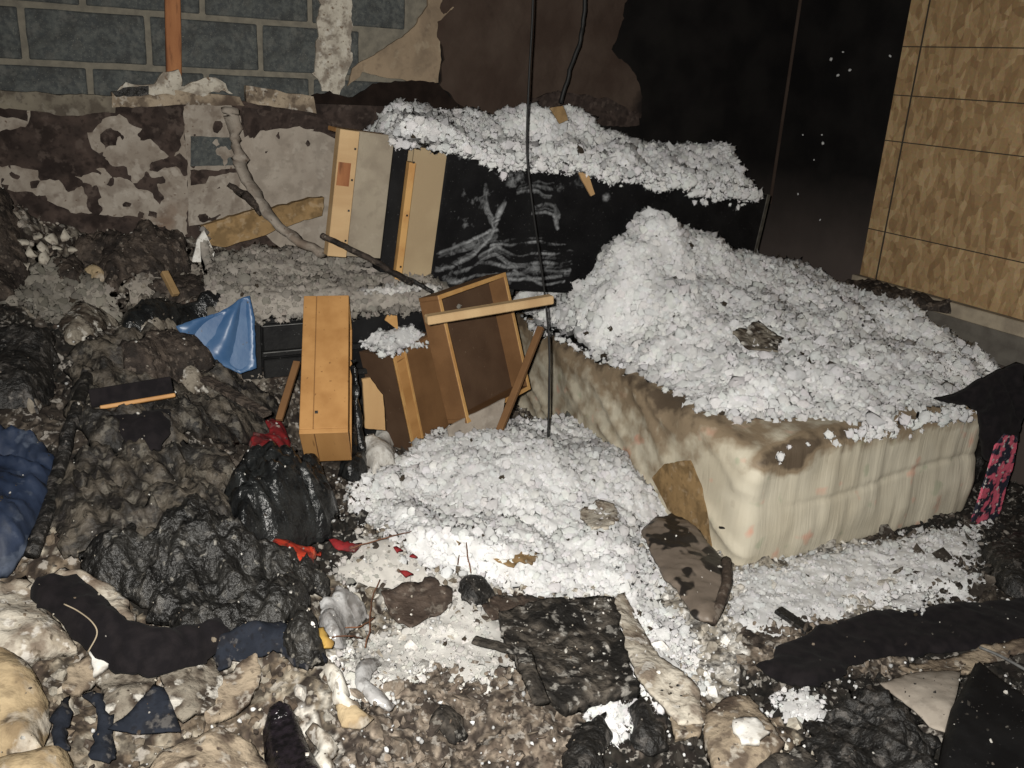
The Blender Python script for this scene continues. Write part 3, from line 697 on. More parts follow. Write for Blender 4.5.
Q = np.c_[ii[:-1, :-1].ravel(), ii[:-1, 1:].ravel(), ii[1:, 1:].ravel(), ii[1:, :-1].ravel()]
me = mesh_np('rubble_bed', np.c_[XY, TZ], Q); set_attr(me, 'tint', patchy(XY))
tag(link('rubble_bed', me, 'rubble'), 'wet ash and plaster rubble heaped over the whole floor', 'rubble', kind='stuff')

def scatter_xy(n, lo=(-0.6, 0.7), hi=(WX - .05, WY - .1)):
    return rng.uniform(lo, hi, (n, 2))
# thousands of crumbs, flakes and lumps of debris in the colours of the heap they lie on
q = scatter_xy(15000); q = q[(q[:, 0] < 1.88) | (q[:, 1] < 1.84)]
pix = proj(np.c_[q, H(q)]); q = q[(pix[:, 0] > -150) & (pix[:, 0] < 1180) & (pix[:, 1] < 860)]
sz = 0.004 + 0.012 * rng.random(len(q)) ** 3 + 0.012 * (rng.random(len(q)) < 0.05)
tag(lumps('debris_crumbs', np.c_[q, np.maximum(H(q) + rough(q) + 0.004, .01)], sz, 'crumb', ztint(q), ICO1, 0.5, (0.4, 1.2), smooth=False), 'small crumbs of plaster, charcoal and ash strewn over the rubble', 'debris', kind='stuff')
q = scatter_xy(1500); q = q[(q[:, 0] < 1.88) | (q[:, 1] < 1.84)]
sz = 0.008 + 0.022 * rng.random(len(q)) ** 2
tag(lumps('debris_flakes', np.c_[q, np.maximum(H(q) + rough(q) + 0.008, .015)], sz, 'crumb', ztint(q), ICO1, 0.6, (0.5, 1.3), smooth=False, flatdir=True), 'thin broken flakes of plaster, paper and bark-like char on the rubble', 'debris', kind='stuff')

# ================================================================== blown-in insulation
def fluff(name, label, poly, base, height, n, size=(0.006, 0.017), res=0.014, jag=0.03, grey=0.06, extra_pts=None, tone=(1, 1, 1), edge_spill=0.03, lump=0.016):
    pl = np.asarray(poly, float)
    V, T, o = net(pl, res, jag)
    oo = rng.uniform(0, 40)
    def hh(q):
        hgt = height(q, edge_dist(q, o))
        bil = 0.5 - np.abs(vn(q * 19 + oo)) - 0.35 * np.abs(vn(q * 41 + oo + 9))
        return base(q) + hgt + (fbm(q * 12 + oo, 3, .55) * 0.6 + bil) * lump * np.clip(hgt / .04, .25, 1.3)
    top = np.c_[V, hh(V)]
    bot = np.c_[V, base(V) - 0.004]
    vv, ff = slab(top, bot, T)
    lo, hi = o.min(0) - edge_spill, o.max(0) + edge_spill
    pts = []
    while sum(len(a) for a in pts) < n:
        q = rng.uniform(lo, hi, (4000, 2)); ins = inside(q, o); d = edge_dist(q, o)
        pts.append(q[ins | ((d < edge_spill * rng.random(4000)))])
    q = np.concatenate(pts)[:n]
    ins = inside(q, o)
    z = np.where(ins, hh(q), base(q) + 0.004) + rng.uniform(-0.010, 0.003, n)
    p3 = np.c_[q, z]
    def normals(q):
        h = 0.012; ex = np.array([h, 0]); ey = np.array([0, h])
        g = np.c_[-(hh(q + ex) - hh(q - ex)), -(hh(q + ey) - hh(q - ey)), np.full(len(q), 2 * h)]
        return g / np.linalg.norm(g, axis=1)[:, None]
    N = normals(q); N[~ins, :2] *= -1
    if extra_pts is not None: p3 = np.r_[p3, extra_pts]; N = np.r_[N, np.tile([0.0, -0.85, 0.5], (len(extra_pts), 1))]
    k = len(p3)
    sz = rng.uniform(*size, k) * (0.7 + 0.9 * rng.random(k) ** 3)
    def shade(p): return (1 - 0.13 * np.clip(fbm(p * 5 + 3, 3) + .2, 0, 1))
    tint = (shade(p3) * (1 - grey * rng.random(k)))[:, None] * np.array(tone) * (1 + rng.uniform(-.02, .02, (k, 3)))
    dk = rng.random(k) < 0.006; tint[dk] = (.08, .065, .05)
    nV = normals(V); eN = np.r_[nV, nV]
    ob = lumps(name, p3, sz, 'fluff', tint, ICO1, 0.42, (0.6, 1.2), extra=(vv, ff, shade(vv)[:, None] * np.array(tone), eN), fuzz=2, nrm=N)
    tag(ob, label, 'insulation', kind='stuff')
    return ob, hh, o
def idw(ctrl):
    C = np.array(ctrl, float)
    def f(q):
        d2 = ((q[:, None] - C[None, :, :2]) ** 2).sum(2) + 0.003; w = d2 ** -1.6
        return (w * C[:, 2]).sum(1) / w.sum(1)
    return f

# ================================================================== bed
BX0, BX1, BY0, BY1, BT = 1.90, 3.03, 1.86, 3.56, 0.455
def make_bed():
    bm = bmesh.new(); bmesh.ops.create_cube(bm, size=1); bmesh.ops.subdivide_edges(bm, edges=bm.edges[:], cuts=63, use_grid_fill=True)
    c = np.array([v.co[:] for v in bm.verts]); T = np.array([[v.index for v in f.verts] for f in bm.faces]); bm.free()
    c[:, 0] = BX0 + (c[:, 0] + .5) * (BX1 - BX0); c[:, 1] = BY0 + (c[:, 1] + .5) * (BY1 - BY0); c[:, 2] = (c[:, 2] + .5) * BT
    nrm_axis = c.copy()
    r = 0.055; lo = np.array([BX0 + r, BY0 + r, r * .6]); hi = np.array([BX1 - r, BY1 - r, BT - r])
    inn = np.clip(c, lo, hi); d = c - inn; L = np.linalg.norm(d, axis=1); L[L == 0] = 1
    nn = d / L[:, None]; V = inn + nn * r
    front = np.clip(-nn[:, 1], 0, 1); left = np.clip(-nn[:, 0], 0, 1)
    x, y, z = V.T
    # vertical puckers across the front, a crease round the middle, sagging folds down the left side
    pk = ((1 - np.abs(vn(np.c_[x * 34, z * 3]))) ** 2 * 0.010 + (1 - np.abs(vn(np.c_[x * 70, z * 4]))) ** 2 * 0.004) * np.clip((x - 1.98) / .15, .2, 1) + 0.02 * np.exp(-((z - .12) / .1) ** 2) * 0.6
    crease = -0.006 * np.exp(-((z - 0.235 - 0.02 * np.sin(x * 5)) / 0.012) ** 2) * np.clip((x - 2.0) / .2, 0, 1)
    fold_ = (1 - np.abs(vn(np.c_[y * 7 - z * 10, z * 3 + y * 1.5]))) ** 3 * 0.020 + (1 - np.abs(vn(np.c_[y * 16 + z * 14, z * 3]))) ** 3 * 0.008
    V = V + nn * (front * (pk + crease) + left * fold_ + 0.006 * fbm(V * 5, 3))[:, None]
    # the foot corner slumps and rounds off
    cr = np.exp(-(((x - BX0) / .16) ** 2 + ((y - BY0) / .2) ** 2)) * np.clip(z / BT, 0, 1) ** 2
    V[:, 2] -= 0.05 * cr; V[:, 0] += 0.03 * cr
    V[:, 2] = np.maximum(V[:, 2], 0.012)
    stain = np.zeros(len(V))
    stain += 0.80 * np.clip((z - 0.33) / 0.09, 0, 1) * front
    stain += left * (0.42 + 0.35 * np.clip((z - .3) / .12, 0, 1)) * np.clip((y - 1.95) / .4, 0.15, 1)
    stain += 0.55 * np.clip(nn[:, 2], 0, 1)
    stain += 1.0 * np.exp(-(((x - 2.06) / .07) ** 2 + ((z - .39) / .06) ** 2)) * front
    stain += 0.35 * np.exp(-(((x - BX0) / .12) ** 2 + ((y - 2.2) / .25) ** 2)) * np.clip((z - .2) / .2, 0, 1)
    me = mesh_np('mattress', V, T); set_attr(me, 'stain', stain, 'FLOAT')
    o = link('mattress', me, 'mattress_cloth'); recentre(o)
    tag(o, 'thick cream mattress with faded flower print, stained, buried under white insulation', 'mattress')
    return o
bed = make_bed()
BH = idw([(1.95, 1.98, .02), (2.3, 1.96, .02), (2.7, 1.96, .025), (3.0, 1.98, .02), (1.97, 2.3, .03), (1.98, 2.7, .06), (2.0, 3.0, .20), (1.95, 3.2, .12),
          (2.3, 2.3, .10), (2.7, 2.3, .11), (3.0, 2.2, .09), (2.35, 2.6, .16), (2.8, 2.6, .15), (2.15, 3.0, .40), (2.31, 3.03, .51), (2.58, 3.05, .41), (2.85, 3.05, .30), (3.1, 3.05, .26), (3.3, 2.8, .20),
          (2.3, 3.4, .40), (2.8, 3.4, .30), (3.3, 3.3, .18), (3.25, 2.5, .21), (3.35, 2.1, .13), (3.2, 1.98, .07), (3.4, 2.3, .15), (2.3, 2.75, .26), (2.6, 2.75, .22)])
bed_base = lambda q: np.where(q[:, 0] > BX1, BT - 0.02, BT) - 0.05 * np.exp(-(((q[:, 0] - BX0) / .16) ** 2 + ((q[:, 1] - BY0) / .2) ** 2))
k = 110
fx = np.r_[rng.normal(2.42, .06, 50), rng.normal(2.8, .12, 40), rng.uniform(2.0, 3.05, 20)]; fz = 0.45 - np.abs(rng.normal(0, .025, k))
spill = np.c_[fx, BY0 - 0.008 + rng.uniform(-.006, .006, k), fz]
fluff('insulation_heap', 'deep drift of white blown insulation covering the mattress up to the dresser',
      [(1.95, 2.16), (2.04, 2.06), (2.14, 2.0), (2.26, 1.96), (2.36, 1.885), (2.48, 1.88), (2.56, 1.94), (2.7, 1.92), (2.82, 1.875), (2.95, 1.90), (3.06, 1.93), (3.2, 2.0), (3.38, 2.05), (3.38, 2.6), (3.36, 3.3), (3.2, 3.5), (1.95, 3.5), (1.90, 3.2), (1.92, 2.8), (1.96, 2.5)],
      bed_base, lambda q, d: BH(q) * np.clip(d / 0.10, 0.12, 1) ** 0.7, 11500, extra_pts=spill, size=(0.008, 0.021))
# ballast under the drift between bed and right wall
tag(link('buried_bedding', box_mesh('buried_bedding', BX1 + 0.01, WX - 0.035, 1.98, 3.5, 0.0, BT - 0.03, bev=0.04, wob=0.012, sub=8), 'char'), 'sooty black bundle wedged between mattress and right wall under the insulation', 'bundle')
tag(drape('burnt_debris', '', '', [], 'char_brown', xy=[(3.18, 2.62), (3.36, 2.40), (3.43, 2.30), (3.43, 2.86), (3.30, 2.88)], base=lambda q: np.full(len(q), BT + .16), puff=0.05, pw=0.08, crum=0.02, jag=0.02), 'dark burnt debris beside the insulation under the board sill', 'debris')
tag(drape('leaf_scrap', '', '', [], 'mouldy', xy=[P(735, 326, Z=.64)[:2], P(760, 320, Z=.64)[:2], P(785, 328, Z=.64)[:2], P(780, 336, Z=.64)[:2], P(750, 333, Z=.64)[:2]], base=lambda q: bed_base(q) + BH(q), lift=0.028, thick=0.006, crum=0.01, res=0.008), 'small brown burnt scrap lying on top of the bed insulation', 'scrap')

# ================================================================== tipped black dresser against the back wall
DO = P(450, 150, Y=3.10); DU = P(770, 195, Y=3.10) - DO
DL = float(np.linalg.norm(DU)); DHt = 0.505; DD = 0.40
dresser = empty('dresser'); dresser.matrix_world = frame(DO, DU, (0, 1, 0))   # x along the top edge, y to the wall, z down its height reversed below
# local: x right, y into room depth, z up
def panel_grid(name, x0, x1, z0, z1, y, m, parent, nx=330, nz=110):
    X, Z = np.meshgrid(np.linspace(x0, x1, nx), np.linspace(z0, z1, nz)); V = np.c_[X.ravel(), np.full(X.size, y), Z.ravel()]
    i = np.arange(nx * nz).reshape(nz, nx); T = np.c_[i[:-1, :-1].ravel(), i[:-1, 1:].ravel(), i[1:, 1:].ravel(), i[1:, :-1].ravel()]
    me = mesh_np(name, V, T, False)
    return me, V
me, Vp = panel_grid('front_panel', 0.0, DL, -DHt, 0.0, 0.0, None, dresser)
# white residue wiped in strokes (places on the panel, in metres from its top left corner)
strokes_px = [[(438, 272), (455, 263), (475, 251), (490, 236), (498, 216), (503, 200)], [(440, 258), (460, 249), (478, 244), (495, 237)], [(478, 262), (495, 252), (515, 258), (540, 262), (572, 258)],
              [(490, 246), (520, 240), (566, 243)], [(498, 278), (530, 272), (568, 276)], [(484, 186), (486, 200), (490, 214), (493, 226)], [(532, 209), (545, 206), (555, 210), (558, 224)], [(515, 196), (535, 190), (552, 193)],
              [(515, 268), (545, 284), (562, 282)], [(455, 275), (480, 268), (505, 270), (560, 268)]]
Mi = np.linalg.inv(np.array(dresser.matrix_basis))
def loc(px, py): return (Mi @ np.r_[P(px, py, Y=3.10), 1])[[0, 2]]
sm = np.zeros(len(Vp)); Wv = Vp[:, [0, 2]] + 0.016 * np.c_[fbm(Vp[:, [0, 2]] * 9, 3), fbm(Vp[:, [0, 2]] * 9 + 30, 3)]
near = Vp[:, 0] < 0.85; Wn = Wv[near]; sn_ = np.zeros(len(Wn))
for si, st in enumerate(strokes_px):
    for kk in range(4):
        dz = rng.normal(0, .010); inten = rng.uniform(.3, 1.0); wd = rng.uniform(.004, .011); fan = rng.uniform(.3, 2.2); k0 = 0
        for a, b in zip(st[:-1], st[1:]):
            a = loc(*a) + [0, dz * (1 + fan * k0 / len(st))]; b = loc(*b) + [0, dz * (1 + fan * (k0 + 1) / len(st))]; k0 += 1
            ab = b - a; tt = np.clip(((Wn - a) @ ab) / (ab @ ab), 0, 1)
            d = np.linalg.norm(Wn - a - tt[:, None] * ab, axis=1); sn_ = np.maximum(sn_, inten * np.exp(-(d / wd) ** 2))
sm[near] = sn_ * np.clip(0.75 + 0.6 * fbm(Wn * 14, 3), .1, 1)
sm = np.maximum(sm, 0.62 * np.clip(fbm(Vp[:, [0, 2]] * 12 + 3, 5, .7), 0, 1) * np.exp(-((Vp[:, 0] - .25) / .4) ** 2))
sm = np.maximum(sm, 0.85 * np.exp(-np.hypot(Vp[:, 0] - .72, Vp[:, 2] + .10) ** 2 / .0004))
set_attr(me, 'smear', sm, 'FLOAT')
o = link('front_panel', me, 'smeared_lacquer', dresser); o['label'] = 'black lacquered panel with white wiped residue'
box('body', 'black_lacquer', (0.0, DL - 0.02, 0.019, DD, -DHt, -0.002), dresser)
o = box('end_panel', 'black_edge', (DL - 0.018, DL + 0.002, -0.004, DD, -DHt, 0.002), dresser, wob=0.001, sub=3)
box('bottom_rail', 'dark_plastic', (0.0, 0.35, -0.02, 0.0, -DHt - 0.02, -DHt + 0.008), dresser)
# two drawers pushed out at its left end, pale hardboard bottoms to the front
for (x0, x1, zt, zb, post, hb) in [(-0.425, -0.215, 0.020, -0.42, 0.070, 'hardboard_grey'), (-0.160, -0.004, -0.0, -0.50, 0.026, 'hardboard')]:
    d = box('drawer', hb, (x0 + post, x1, 0.012, 0.022, zb, zt), dresser, bev=0.001)
    d['label'] = 'pale hardboard drawer bottom'
    box('drawer_side', 'pine' if post > 0.05 else 'drawer_edge', (x0, x0 + post, -0.02, 0.028, zb, zt - (0 if post > .05 else 0.06)), d, wob=0.0008, sub=3)
    box('drawer_back', hb, (x0 + post, x1, 0.12, 0.13, zb, zt), d, bev=0.001)
    box('drawer_top', 'drawer_wood', (x0, x1, 0.022, 0.12, zt - 0.015, zt), d)
    for zq in np.linspace(zb + .06, zt - .06, 4 if post > .05 else 3):
        box('nail_hole', 'char', (x0 + post - 0.014, x0 + post - 0.007, -0.0212, -0.0195, zq - .0035, zq + .0035), d, bev=0)
box('drawer_front', 'black_lacquer', (-0.214, -0.161, 0.004, 0.12, -0.47, 0.0), dresser)
box('scorch_patch', 'burnt_strip', (-0.420, -0.375, -0.0215, -0.0195, -0.17, -0.09), dresser, bev=0)
tag(dresser, 'long black dresser tipped against the back wall, insulation heaped on its top', 'dresser')

# insulation lying along the dresser's top
MD = np.array(dresser.matrix_basis)
def dtop(q):
    # height of the top face below (x, y)
    s = (q[:, 0] - DO[0]) / (DU[0] / DL); return DO[2] + s * DU[2] / DL
DH_ = idw([(1.05, 3.15, .035), (1.15, 3.35, .05), (1.3, 3.2, .06), (1.35, 3.4, .10), (1.55, 3.15, .02), (1.6, 3.4, .10), (1.8, 3.15, .03), (1.9, 3.35, .15), (2.1, 3.15, .03), (2.1, 3.38, .17), (2.3, 3.35, .11), (2.5, 3.35, .10), (2.35, 3.15, .02),
           (2.6, 3.15, .02), (2.8, 3.15, .04), (2.75, 3.35, .11), (2.88, 3.3, .16), (2.95, 3.3, .12), (3.0, 3.15, .03), (2.2, 3.2, .07), (2.9, 3.2, .09), (1.45, 3.3, .07)])
k = 800; fx = rng.uniform(1.42, 2.88, k)
drop = (0.006 + np.abs(rng.normal(0, .016, k))) * (1.0 + 0.9 * vn(np.c_[fx * 9, fx * 0])) - 0.030 * rng.random(k)
over = np.c_[fx, rng.uniform(3.050, 3.094, k), dtop(np.c_[fx, fx]) - drop]
fluff('insulation_ridge', 'long ridge of white insulation along the top of the black dresser', [(1.18, 3.10), (1.27, 3.075), (1.5, 3.07), (2.0, 3.065), (2.6, 3.07), (2.90, 3.085), (2.95, 3.3), (2.9, 3.46), (2.0, 3.50), (1.35, 3.49), (1.2, 3.4)],
      dtop, lambda q, d: (DH_(q) * 1.2 + .015) * np.clip(d / 0.06, 0.25, 1), 5600, extra_pts=over, jag=0.012, size=(0.008, 0.020))
tag(plate('wood_splinter', [P(a, b, Y=3.07) for a, b in [(576, 166), (586, 166), (595, 194), (591, 196), (582, 180)]], 0.008, 'raw_wood', 0.001, 0.01, 0.001), 'pale pointed wood splinter hanging over the dresser front', 'splinter')
tag(plate('bark_scrap', [P(a, b, Y=3.2) for a, b in [(550, 108), (563, 106), (568, 120), (560, 124)]], 0.008, 'cardboard', 0.002, 0.008, 0.002), 'tiny tan scrap on the insulation behind the hanging cord', 'scrap')

# ================================================================== sooty black cabinet behind the drawers
cab = empty('cabinet', (0.60, 3.00, 0.0))
CW, CT = 0.80, 0.665
box('body', 'black_lacquer', (0, CW, 0.02, 0.45, 0.02, CT), cab, bev=0.004)
for (x0, x1) in ((0.0, 0.07), (0.24, 0.27), (CW - 0.05, CW)): box('stile', 'dark_plastic', (x0, x1, 0.0, 0.02, 0.02, CT), cab, bev=0.003)
for z0 in (0.62, 0.50, 0.40, 0.28): box('rail', 'dark_plastic', (0.07, CW - .05, 0.004, 0.02, z0, z0 + 0.022), cab, bev=0.003)
for z0, z1 in ((0.525, 0.615), (0.425, 0.495), (0.305, 0.395)): box('drawer_front', 'dark_plastic', (0.075, 0.235, -0.004, 0.012, z0, z1), cab, bev=0.004)
for z0 in (0.617, 0.522, 0.397): box('pale_edge', 'grey_metal', (0.075, 0.235, -0.005, 0.0, z0 - 0.0025, z0), cab, bev=0)
tag(cab, 'sooty black cabinet behind the upright drawer, grey insulation on its top', 'cabinet')
cab_top = lambda q: np.where((q[:, 0] > .58) & (q[:, 0] < 1.42) & (q[:, 1] > 2.98), CT, H(q))
fluff('dirty_insulation', 'grey dirty insulation covering the top of the black cabinet',
      [(0.52, 3.08), (0.60, 2.97), (0.8, 2.965), (1.1, 2.965), (1.38, 2.97), (1.42, 3.06), (1.36, 3.2), (1.2, 3.4), (0.7, 3.47), (0.56, 3.4)],
      lambda q: np.maximum(cab_top(q), CT - .02), lambda q, d: 0.05 * np.clip(d / .06, .2, 1) + 0.10 * np.clip((q[:, 1] - 3.05) / .4, 0, 1), 2800, tone=(.50, .46, .41), grey=0.45, size=(.006, .015), jag=0.02)
fluff('dirty_insulation', 'grey clumps of insulation heaped against the plaster wall at far left',
      GP([(0, 300), (20, 272), (60, 262), (80, 270), (90, 280), (120, 300), (125, 318), (60, 320)]), lambda q: H(q), lambda q, d: 0.02 * np.clip(d / .04, 0, 1), 500, tone=(.40, .37, .32), grey=0.5, size=(.006, .02), jag=0.03, res=.03)
fluff('dirty_insulation', 'grey-white insulation scraps on the rubble left of the blue plastic', GP([(120, 265), (160, 258), (200, 250), (210, 290), (170, 300), (130, 300)]), lambda q: H(q), lambda q, d: 0.015 * np.clip(d / .04, 0, 1), 260, tone=(.42, .38, .33), grey=0.6, size=(.005, .014), jag=0.03, res=.03)
fluff('insulation_tuft', 'white insulation crumbs spilled at the foot of the dresser drawers', [P(360, 238, Y=3.02)[:2], P(432, 262, Y=3.02)[:2], P(435, 285, Y=3.0)[:2], P(400, 275, Y=3.05)[:2]], lambda q: np.full(len(q), CT + .045), lambda q, d: .03 * np.clip(d / .03, 0, 1), 300, tone=(.8, .78, .75), grey=.3, size=(.005, .012), jag=.01, res=.012)

# ================================================================== the pulled-out drawers
def drawer(name, label, o, u, v, dims, mats, mirror=False, group='pulled-out dresser drawers'):
    """dims: length along u, width along v, depth of the sides; bottom panel at z = 0, sides rise along u x v"""
    Lu, Lv, D = dims; e = empty(name); e.matrix_world = frame(o, u, v); ms, mb, me_ = mats; t = 0.016
    b = box('bottom', mb, (t, Lu - t, t, Lv - t, 0.008, 0.014), e, bev=0)
    for nm, d, in (('side', (0, Lu, 0, t, 0, D)), ('side', (0, Lu, Lv - t, Lv, 0, D)), ('end_panel', (0, t, t, Lv - t, 0, D)), ('end_panel', (Lu - t, Lu, t, Lv - t, 0, D))):
        s = box(nm, ms, d, e, bev=0.002)
        x0, x1, y0, y1, z0, z1 = d
        box('rim', me_, (x0, x1, y0, y1, D, D + 0.003), s, bev=0.001)
    tag(e, label, 'drawer', group)
    return e
# tall one leaning back on its end: its side face (with a groove) looks at us
fl0 = P(299, 429, Z=.42); fr0 = P(348, 430, Z=.42); tl = P(302, 296, Y=2.87); tr = P(350, 297, Y=2.86)
a_ = (tl + tr) / 2 - (fl0 + fr0) / 2; a_len = float(np.linalg.norm(a_)); wv = fr0 - fl0; wlen = float(np.linalg.norm(wv))
e = empty('upright_drawer'); e.matrix_world = frame(fl0, a_, wv)       # x up the length, y across the face, z = out of the face
zdir = np.array(e.matrix_basis)[:3, 2]
sg = 1.0 if zdir @ (EYE - fl0) > 0 else -1.0
def zz_(a, b): return (min(a * sg, b * sg), max(a * sg, b * sg))
box('side', 'drawer_wood', (0, a_len, 0, wlen * .28, *zz_(-0.016, 0)), e, bev=0.0015)
box('side', 'drawer_wood', (0, a_len, wlen * .29, wlen, *zz_(-0.016, 0)), e, bev=0.0015)
box('groove', 'drawer_mid', (0, a_len, wlen * .27, wlen * .30, *zz_(-0.016, -0.004)), e, bev=0)
box('end_panel', 'drawer_wood', (-0.016, 0, 0, wlen, *zz_(-0.20, -0.001)), e, bev=0.0015)
box('groove', 'drawer_mid', (-0.0175, -0.0155, wlen * .30, wlen * .32, *zz_(-0.2, -0.003)), e, bev=0)
box('end_panel', 'drawer_edge', (a_len - 0.016, a_len, 0, wlen, *zz_(-0.20, -0.017)), e, bev=0.0015)
box('side', 'drawer_wood', (0, a_len, 0, wlen, *zz_(-0.20, -0.186)), e, bev=0.0015)
box('bottom', 'drawer_mid', (0.01, a_len - 0.01, 0.010, 0.016, *zz_(-0.19, -0.012)), e, bev=0)
box('screw_hole', 'char', (0.052, 0.062, wlen * .31, wlen * .31 + .01, *zz_(-0.001, 0.0008)), e, bev=0)
tag(e, 'orange-brown wooden drawer standing on end with its grooved side facing out', 'drawer', 'pulled-out dresser drawers')
# dark one standing on end, insulation on top
B_ = P(393, 358, Z=.50); A_ = P(350, 343, Z=.51); C_ = P(434, 342, Z=.51); Bb = P(413, 452, Z=.12)
ax = Bb - B_; h2 = float(np.linalg.norm(ax)); ux = A_ - B_; lx = float(np.linalg.norm(ux))
e = empty('tipped_drawer'); Mt = frame(B_, ax, ux); e.matrix_world = Mt
zd = np.array(Mt)[:3, 2]; sg = 1.0 if zd @ (C_ - B_) > 0 else -1.0; ly = float(abs((C_ - B_) @ zd))
box('bottom', 'drawer_dark', (0, h2, 0.0, lx, *zz_(0.0, 0.008)), e, bev=0.001)
box('side', 'drawer_mid', (0, h2, 0.0, 0.016, *zz_(0.009, ly)), e, bev=0.001)
box('side_lip', 'drawer_edge', (0, h2, -0.004, 0.005, *zz_(0.0, 0.012)), e, bev=0.001)
box('side_strip', 'drawer_wood', (0, h2, -0.002, 0.004, *zz_(0.013, 0.055)), e, bev=0.001)
box('side_lip', 'drawer_edge', (0, h2, -0.005, 0.004, *zz_(0.056, 0.066)), e, bev=0.001)
box('side', 'drawer_mid', (0, h2, lx - 0.016, lx, *zz_(0.009, ly)), e, bev=0.001)
box('end_panel', 'drawer_dark', (0.0, 0.014, 0.017, lx - 0.017, *zz_(0.009, ly)), e, bev=0.001)
box('end_panel', 'drawer_dark', (h2 - 0.014, h2, 0.017, lx - 0.017, *zz_(0.009, ly)), e, bev=0.001)
tag(e, 'dark brown drawer stood on end with light edge strips and insulation on top', 'drawer', 'pulled-out dresser drawers')
tq = [A_[:2], B_[:2], C_[:2], (A_ + C_ - B_)[:2]]
tq = [np.array(v) * .94 + np.mean(tq, 0) * .06 for v in tq]
fluff('insulation_pile', 'small pile of white insulation on the end of the dark tipped drawer', tq, lambda q: np.full(len(q), .515), lambda q, d: .045 * np.clip(d / .05, 0.1, 1), 420, jag=.012, res=.015, size=(.005, .012), grey=.2)
tag(plate('veneer_sheet', [P(a, b, Y=3.0) for a, b in [(385, 320), (392, 305), (396, 304), (398, 330)]], .006, 'drawer_edge', .001, .012, .0005), 'small triangular wood veneer end behind the insulation-topped drawer', 'veneer')
# open one lying back behind them, inside toward us
b3 = P(448, 424, Z=.26); u3 = P(512, 390, Z=.28) - b3
d3 = drawer('open_drawer', 'open dark drawer tilted with light wood rim and its inside facing out', b3, u3, np.array([-0.10, 0.10, 0.45]), (float(np.linalg.norm(u3)), 0.47, 0.09), ('drawer_mid', 'drawer_dark', 'drawer_edge'))
tag(plate('fibreboard_panel', [P(a, b, Y=2.70) for a, b in [(447, 428), (505, 398), (500, 440), (470, 455), (452, 452)]], .006, 'grey_panel', .002, .02, .001), 'pale grey-pink fibreboard sheet standing in the insulation below the open drawer', 'board')
tag(stick('pine_batten', P(426, 320, Y=2.62), P(552, 299, Y=2.60), 0.035, 0.030, 'pine', wob=0.0006, sub=3), 'short pale pine batten lying across the open drawer', 'batten')
tag(stick('leaning_lath', P(499, 432, Y=2.66), P(541, 327, Y=2.80), 0.026, 0.018, 'drawer_mid', wob=0.0008, sub=3), 'thin brown wooden lath leaning beside the open drawer', 'lath')
tag(stick('short_lath', P(279, 420, Y=2.60), P(297, 362, Y=2.76), 0.022, 0.014, 'drawer_mid', wob=0.001, sub=3), 'thin dark lath leaning on the left edge of the upright drawer', 'lath')
tag(plate('plywood_scrap', [P(a, b, Y=2.78) for a, b in [(362, 380), (370, 378), (383, 395), (386, 430), (366, 428)]], .01, 'raw_wood', .003, .015, .001), 'small piece of yellow plywood between the two standing drawers', 'plywood')
tag(tube('dark_strip', [P(353, 360, Y=2.72), P(357, 400, Y=2.70), P(360, 430, Y=2.66), P(362, 450, Y=2.62)], .014, 'bin_bag', wob=.004, flat=.5), 'narrow black strip beside the upright drawer', 'strip')  # narrow flattened black tube down the drawer's right side
tag(drape('bin_liner', '', '', [(338, 470), (345, 440), (362, 440), (366, 465), (350, 478)], 'bin_bag', puff=.05, pw=.03, crum=.01, res=.01), 'small glossy black plastic wad at the foot of the upright drawer', 'plastic')
tag(drape('paper_sheet', '', '', [(362, 440), (375, 428), (392, 432), (396, 458), (372, 470)], 'paper_white', puff=.05, pw=.05, crum=.006, res=.012), 'crumpled white paper beside the foot of the dark tipped drawer', 'paper')

# ================================================================== insulation on the floor
def ground(q): return np.maximum(H(q) + rough(q) * .5, .01)
FH = idw([(*G(a, b)[:2], h) for a, b, h in [(350, 490, .01), (400, 470, .06), (450, 450, .10), (520, 440, .11), (590, 425, .10), (640, 450, .06), (660, 490, .04), (470, 500, .13), (540, 490, .16), (600, 490, .13), (420, 520, .06), (500, 540, .07), (580, 540, .08), (640, 540, .05), (560, 575, .03), (660, 600, .03), (670, 660, .02), (690, 690, .015)]])
fluff('insulation_mound', 'broad mound of white insulation on the floor between the drawers and the mattress',
      GP([(345, 488), (385, 468), (420, 450), (460, 444), (510, 438), (560, 430), (610, 428), (645, 452), (668, 480), (690, 505), (655, 522), (645, 550), (658, 590), (680, 630), (700, 690), (690, 720), (640, 690), (622, 640), (610, 600), (560, 596), (500, 588), (450, 572), (400, 545), (365, 520)]),
      ground, lambda q, d: FH(q) * np.clip(d / .08, 0.15, 1), 8500, size=(.006, .016), jag=.03)
fluff('insulation_drift', 'thin drift of white insulation along the foot of the mattress', GP([(728, 572), (790, 560), (860, 544), (930, 530), (985, 520), (990, 570), (1000, 592), (930, 600), (870, 606), (800, 640), (740, 640), (712, 622)]),
      lambda q: np.maximum(H(q) * .6, .012), lambda q, d: .03 * np.clip(d / .06, .1, 1), 2300, size=(.005, .012), jag=.025, grey=.22)
fluff('insulation_scatter', 'patchy white insulation trodden into the rubble in the centre foreground', GP([(345, 655), (380, 640), (420, 612), (460, 600), (500, 610), (520, 640), (515, 668), (470, 690), (440, 660), (400, 690), (360, 700), (325, 690)]),
      ground, lambda q, d: .008 * np.clip(d / .06, 0, 1), 1100, size=(.004, .010), jag=.05, grey=.35, tone=(.9, .88, .84))
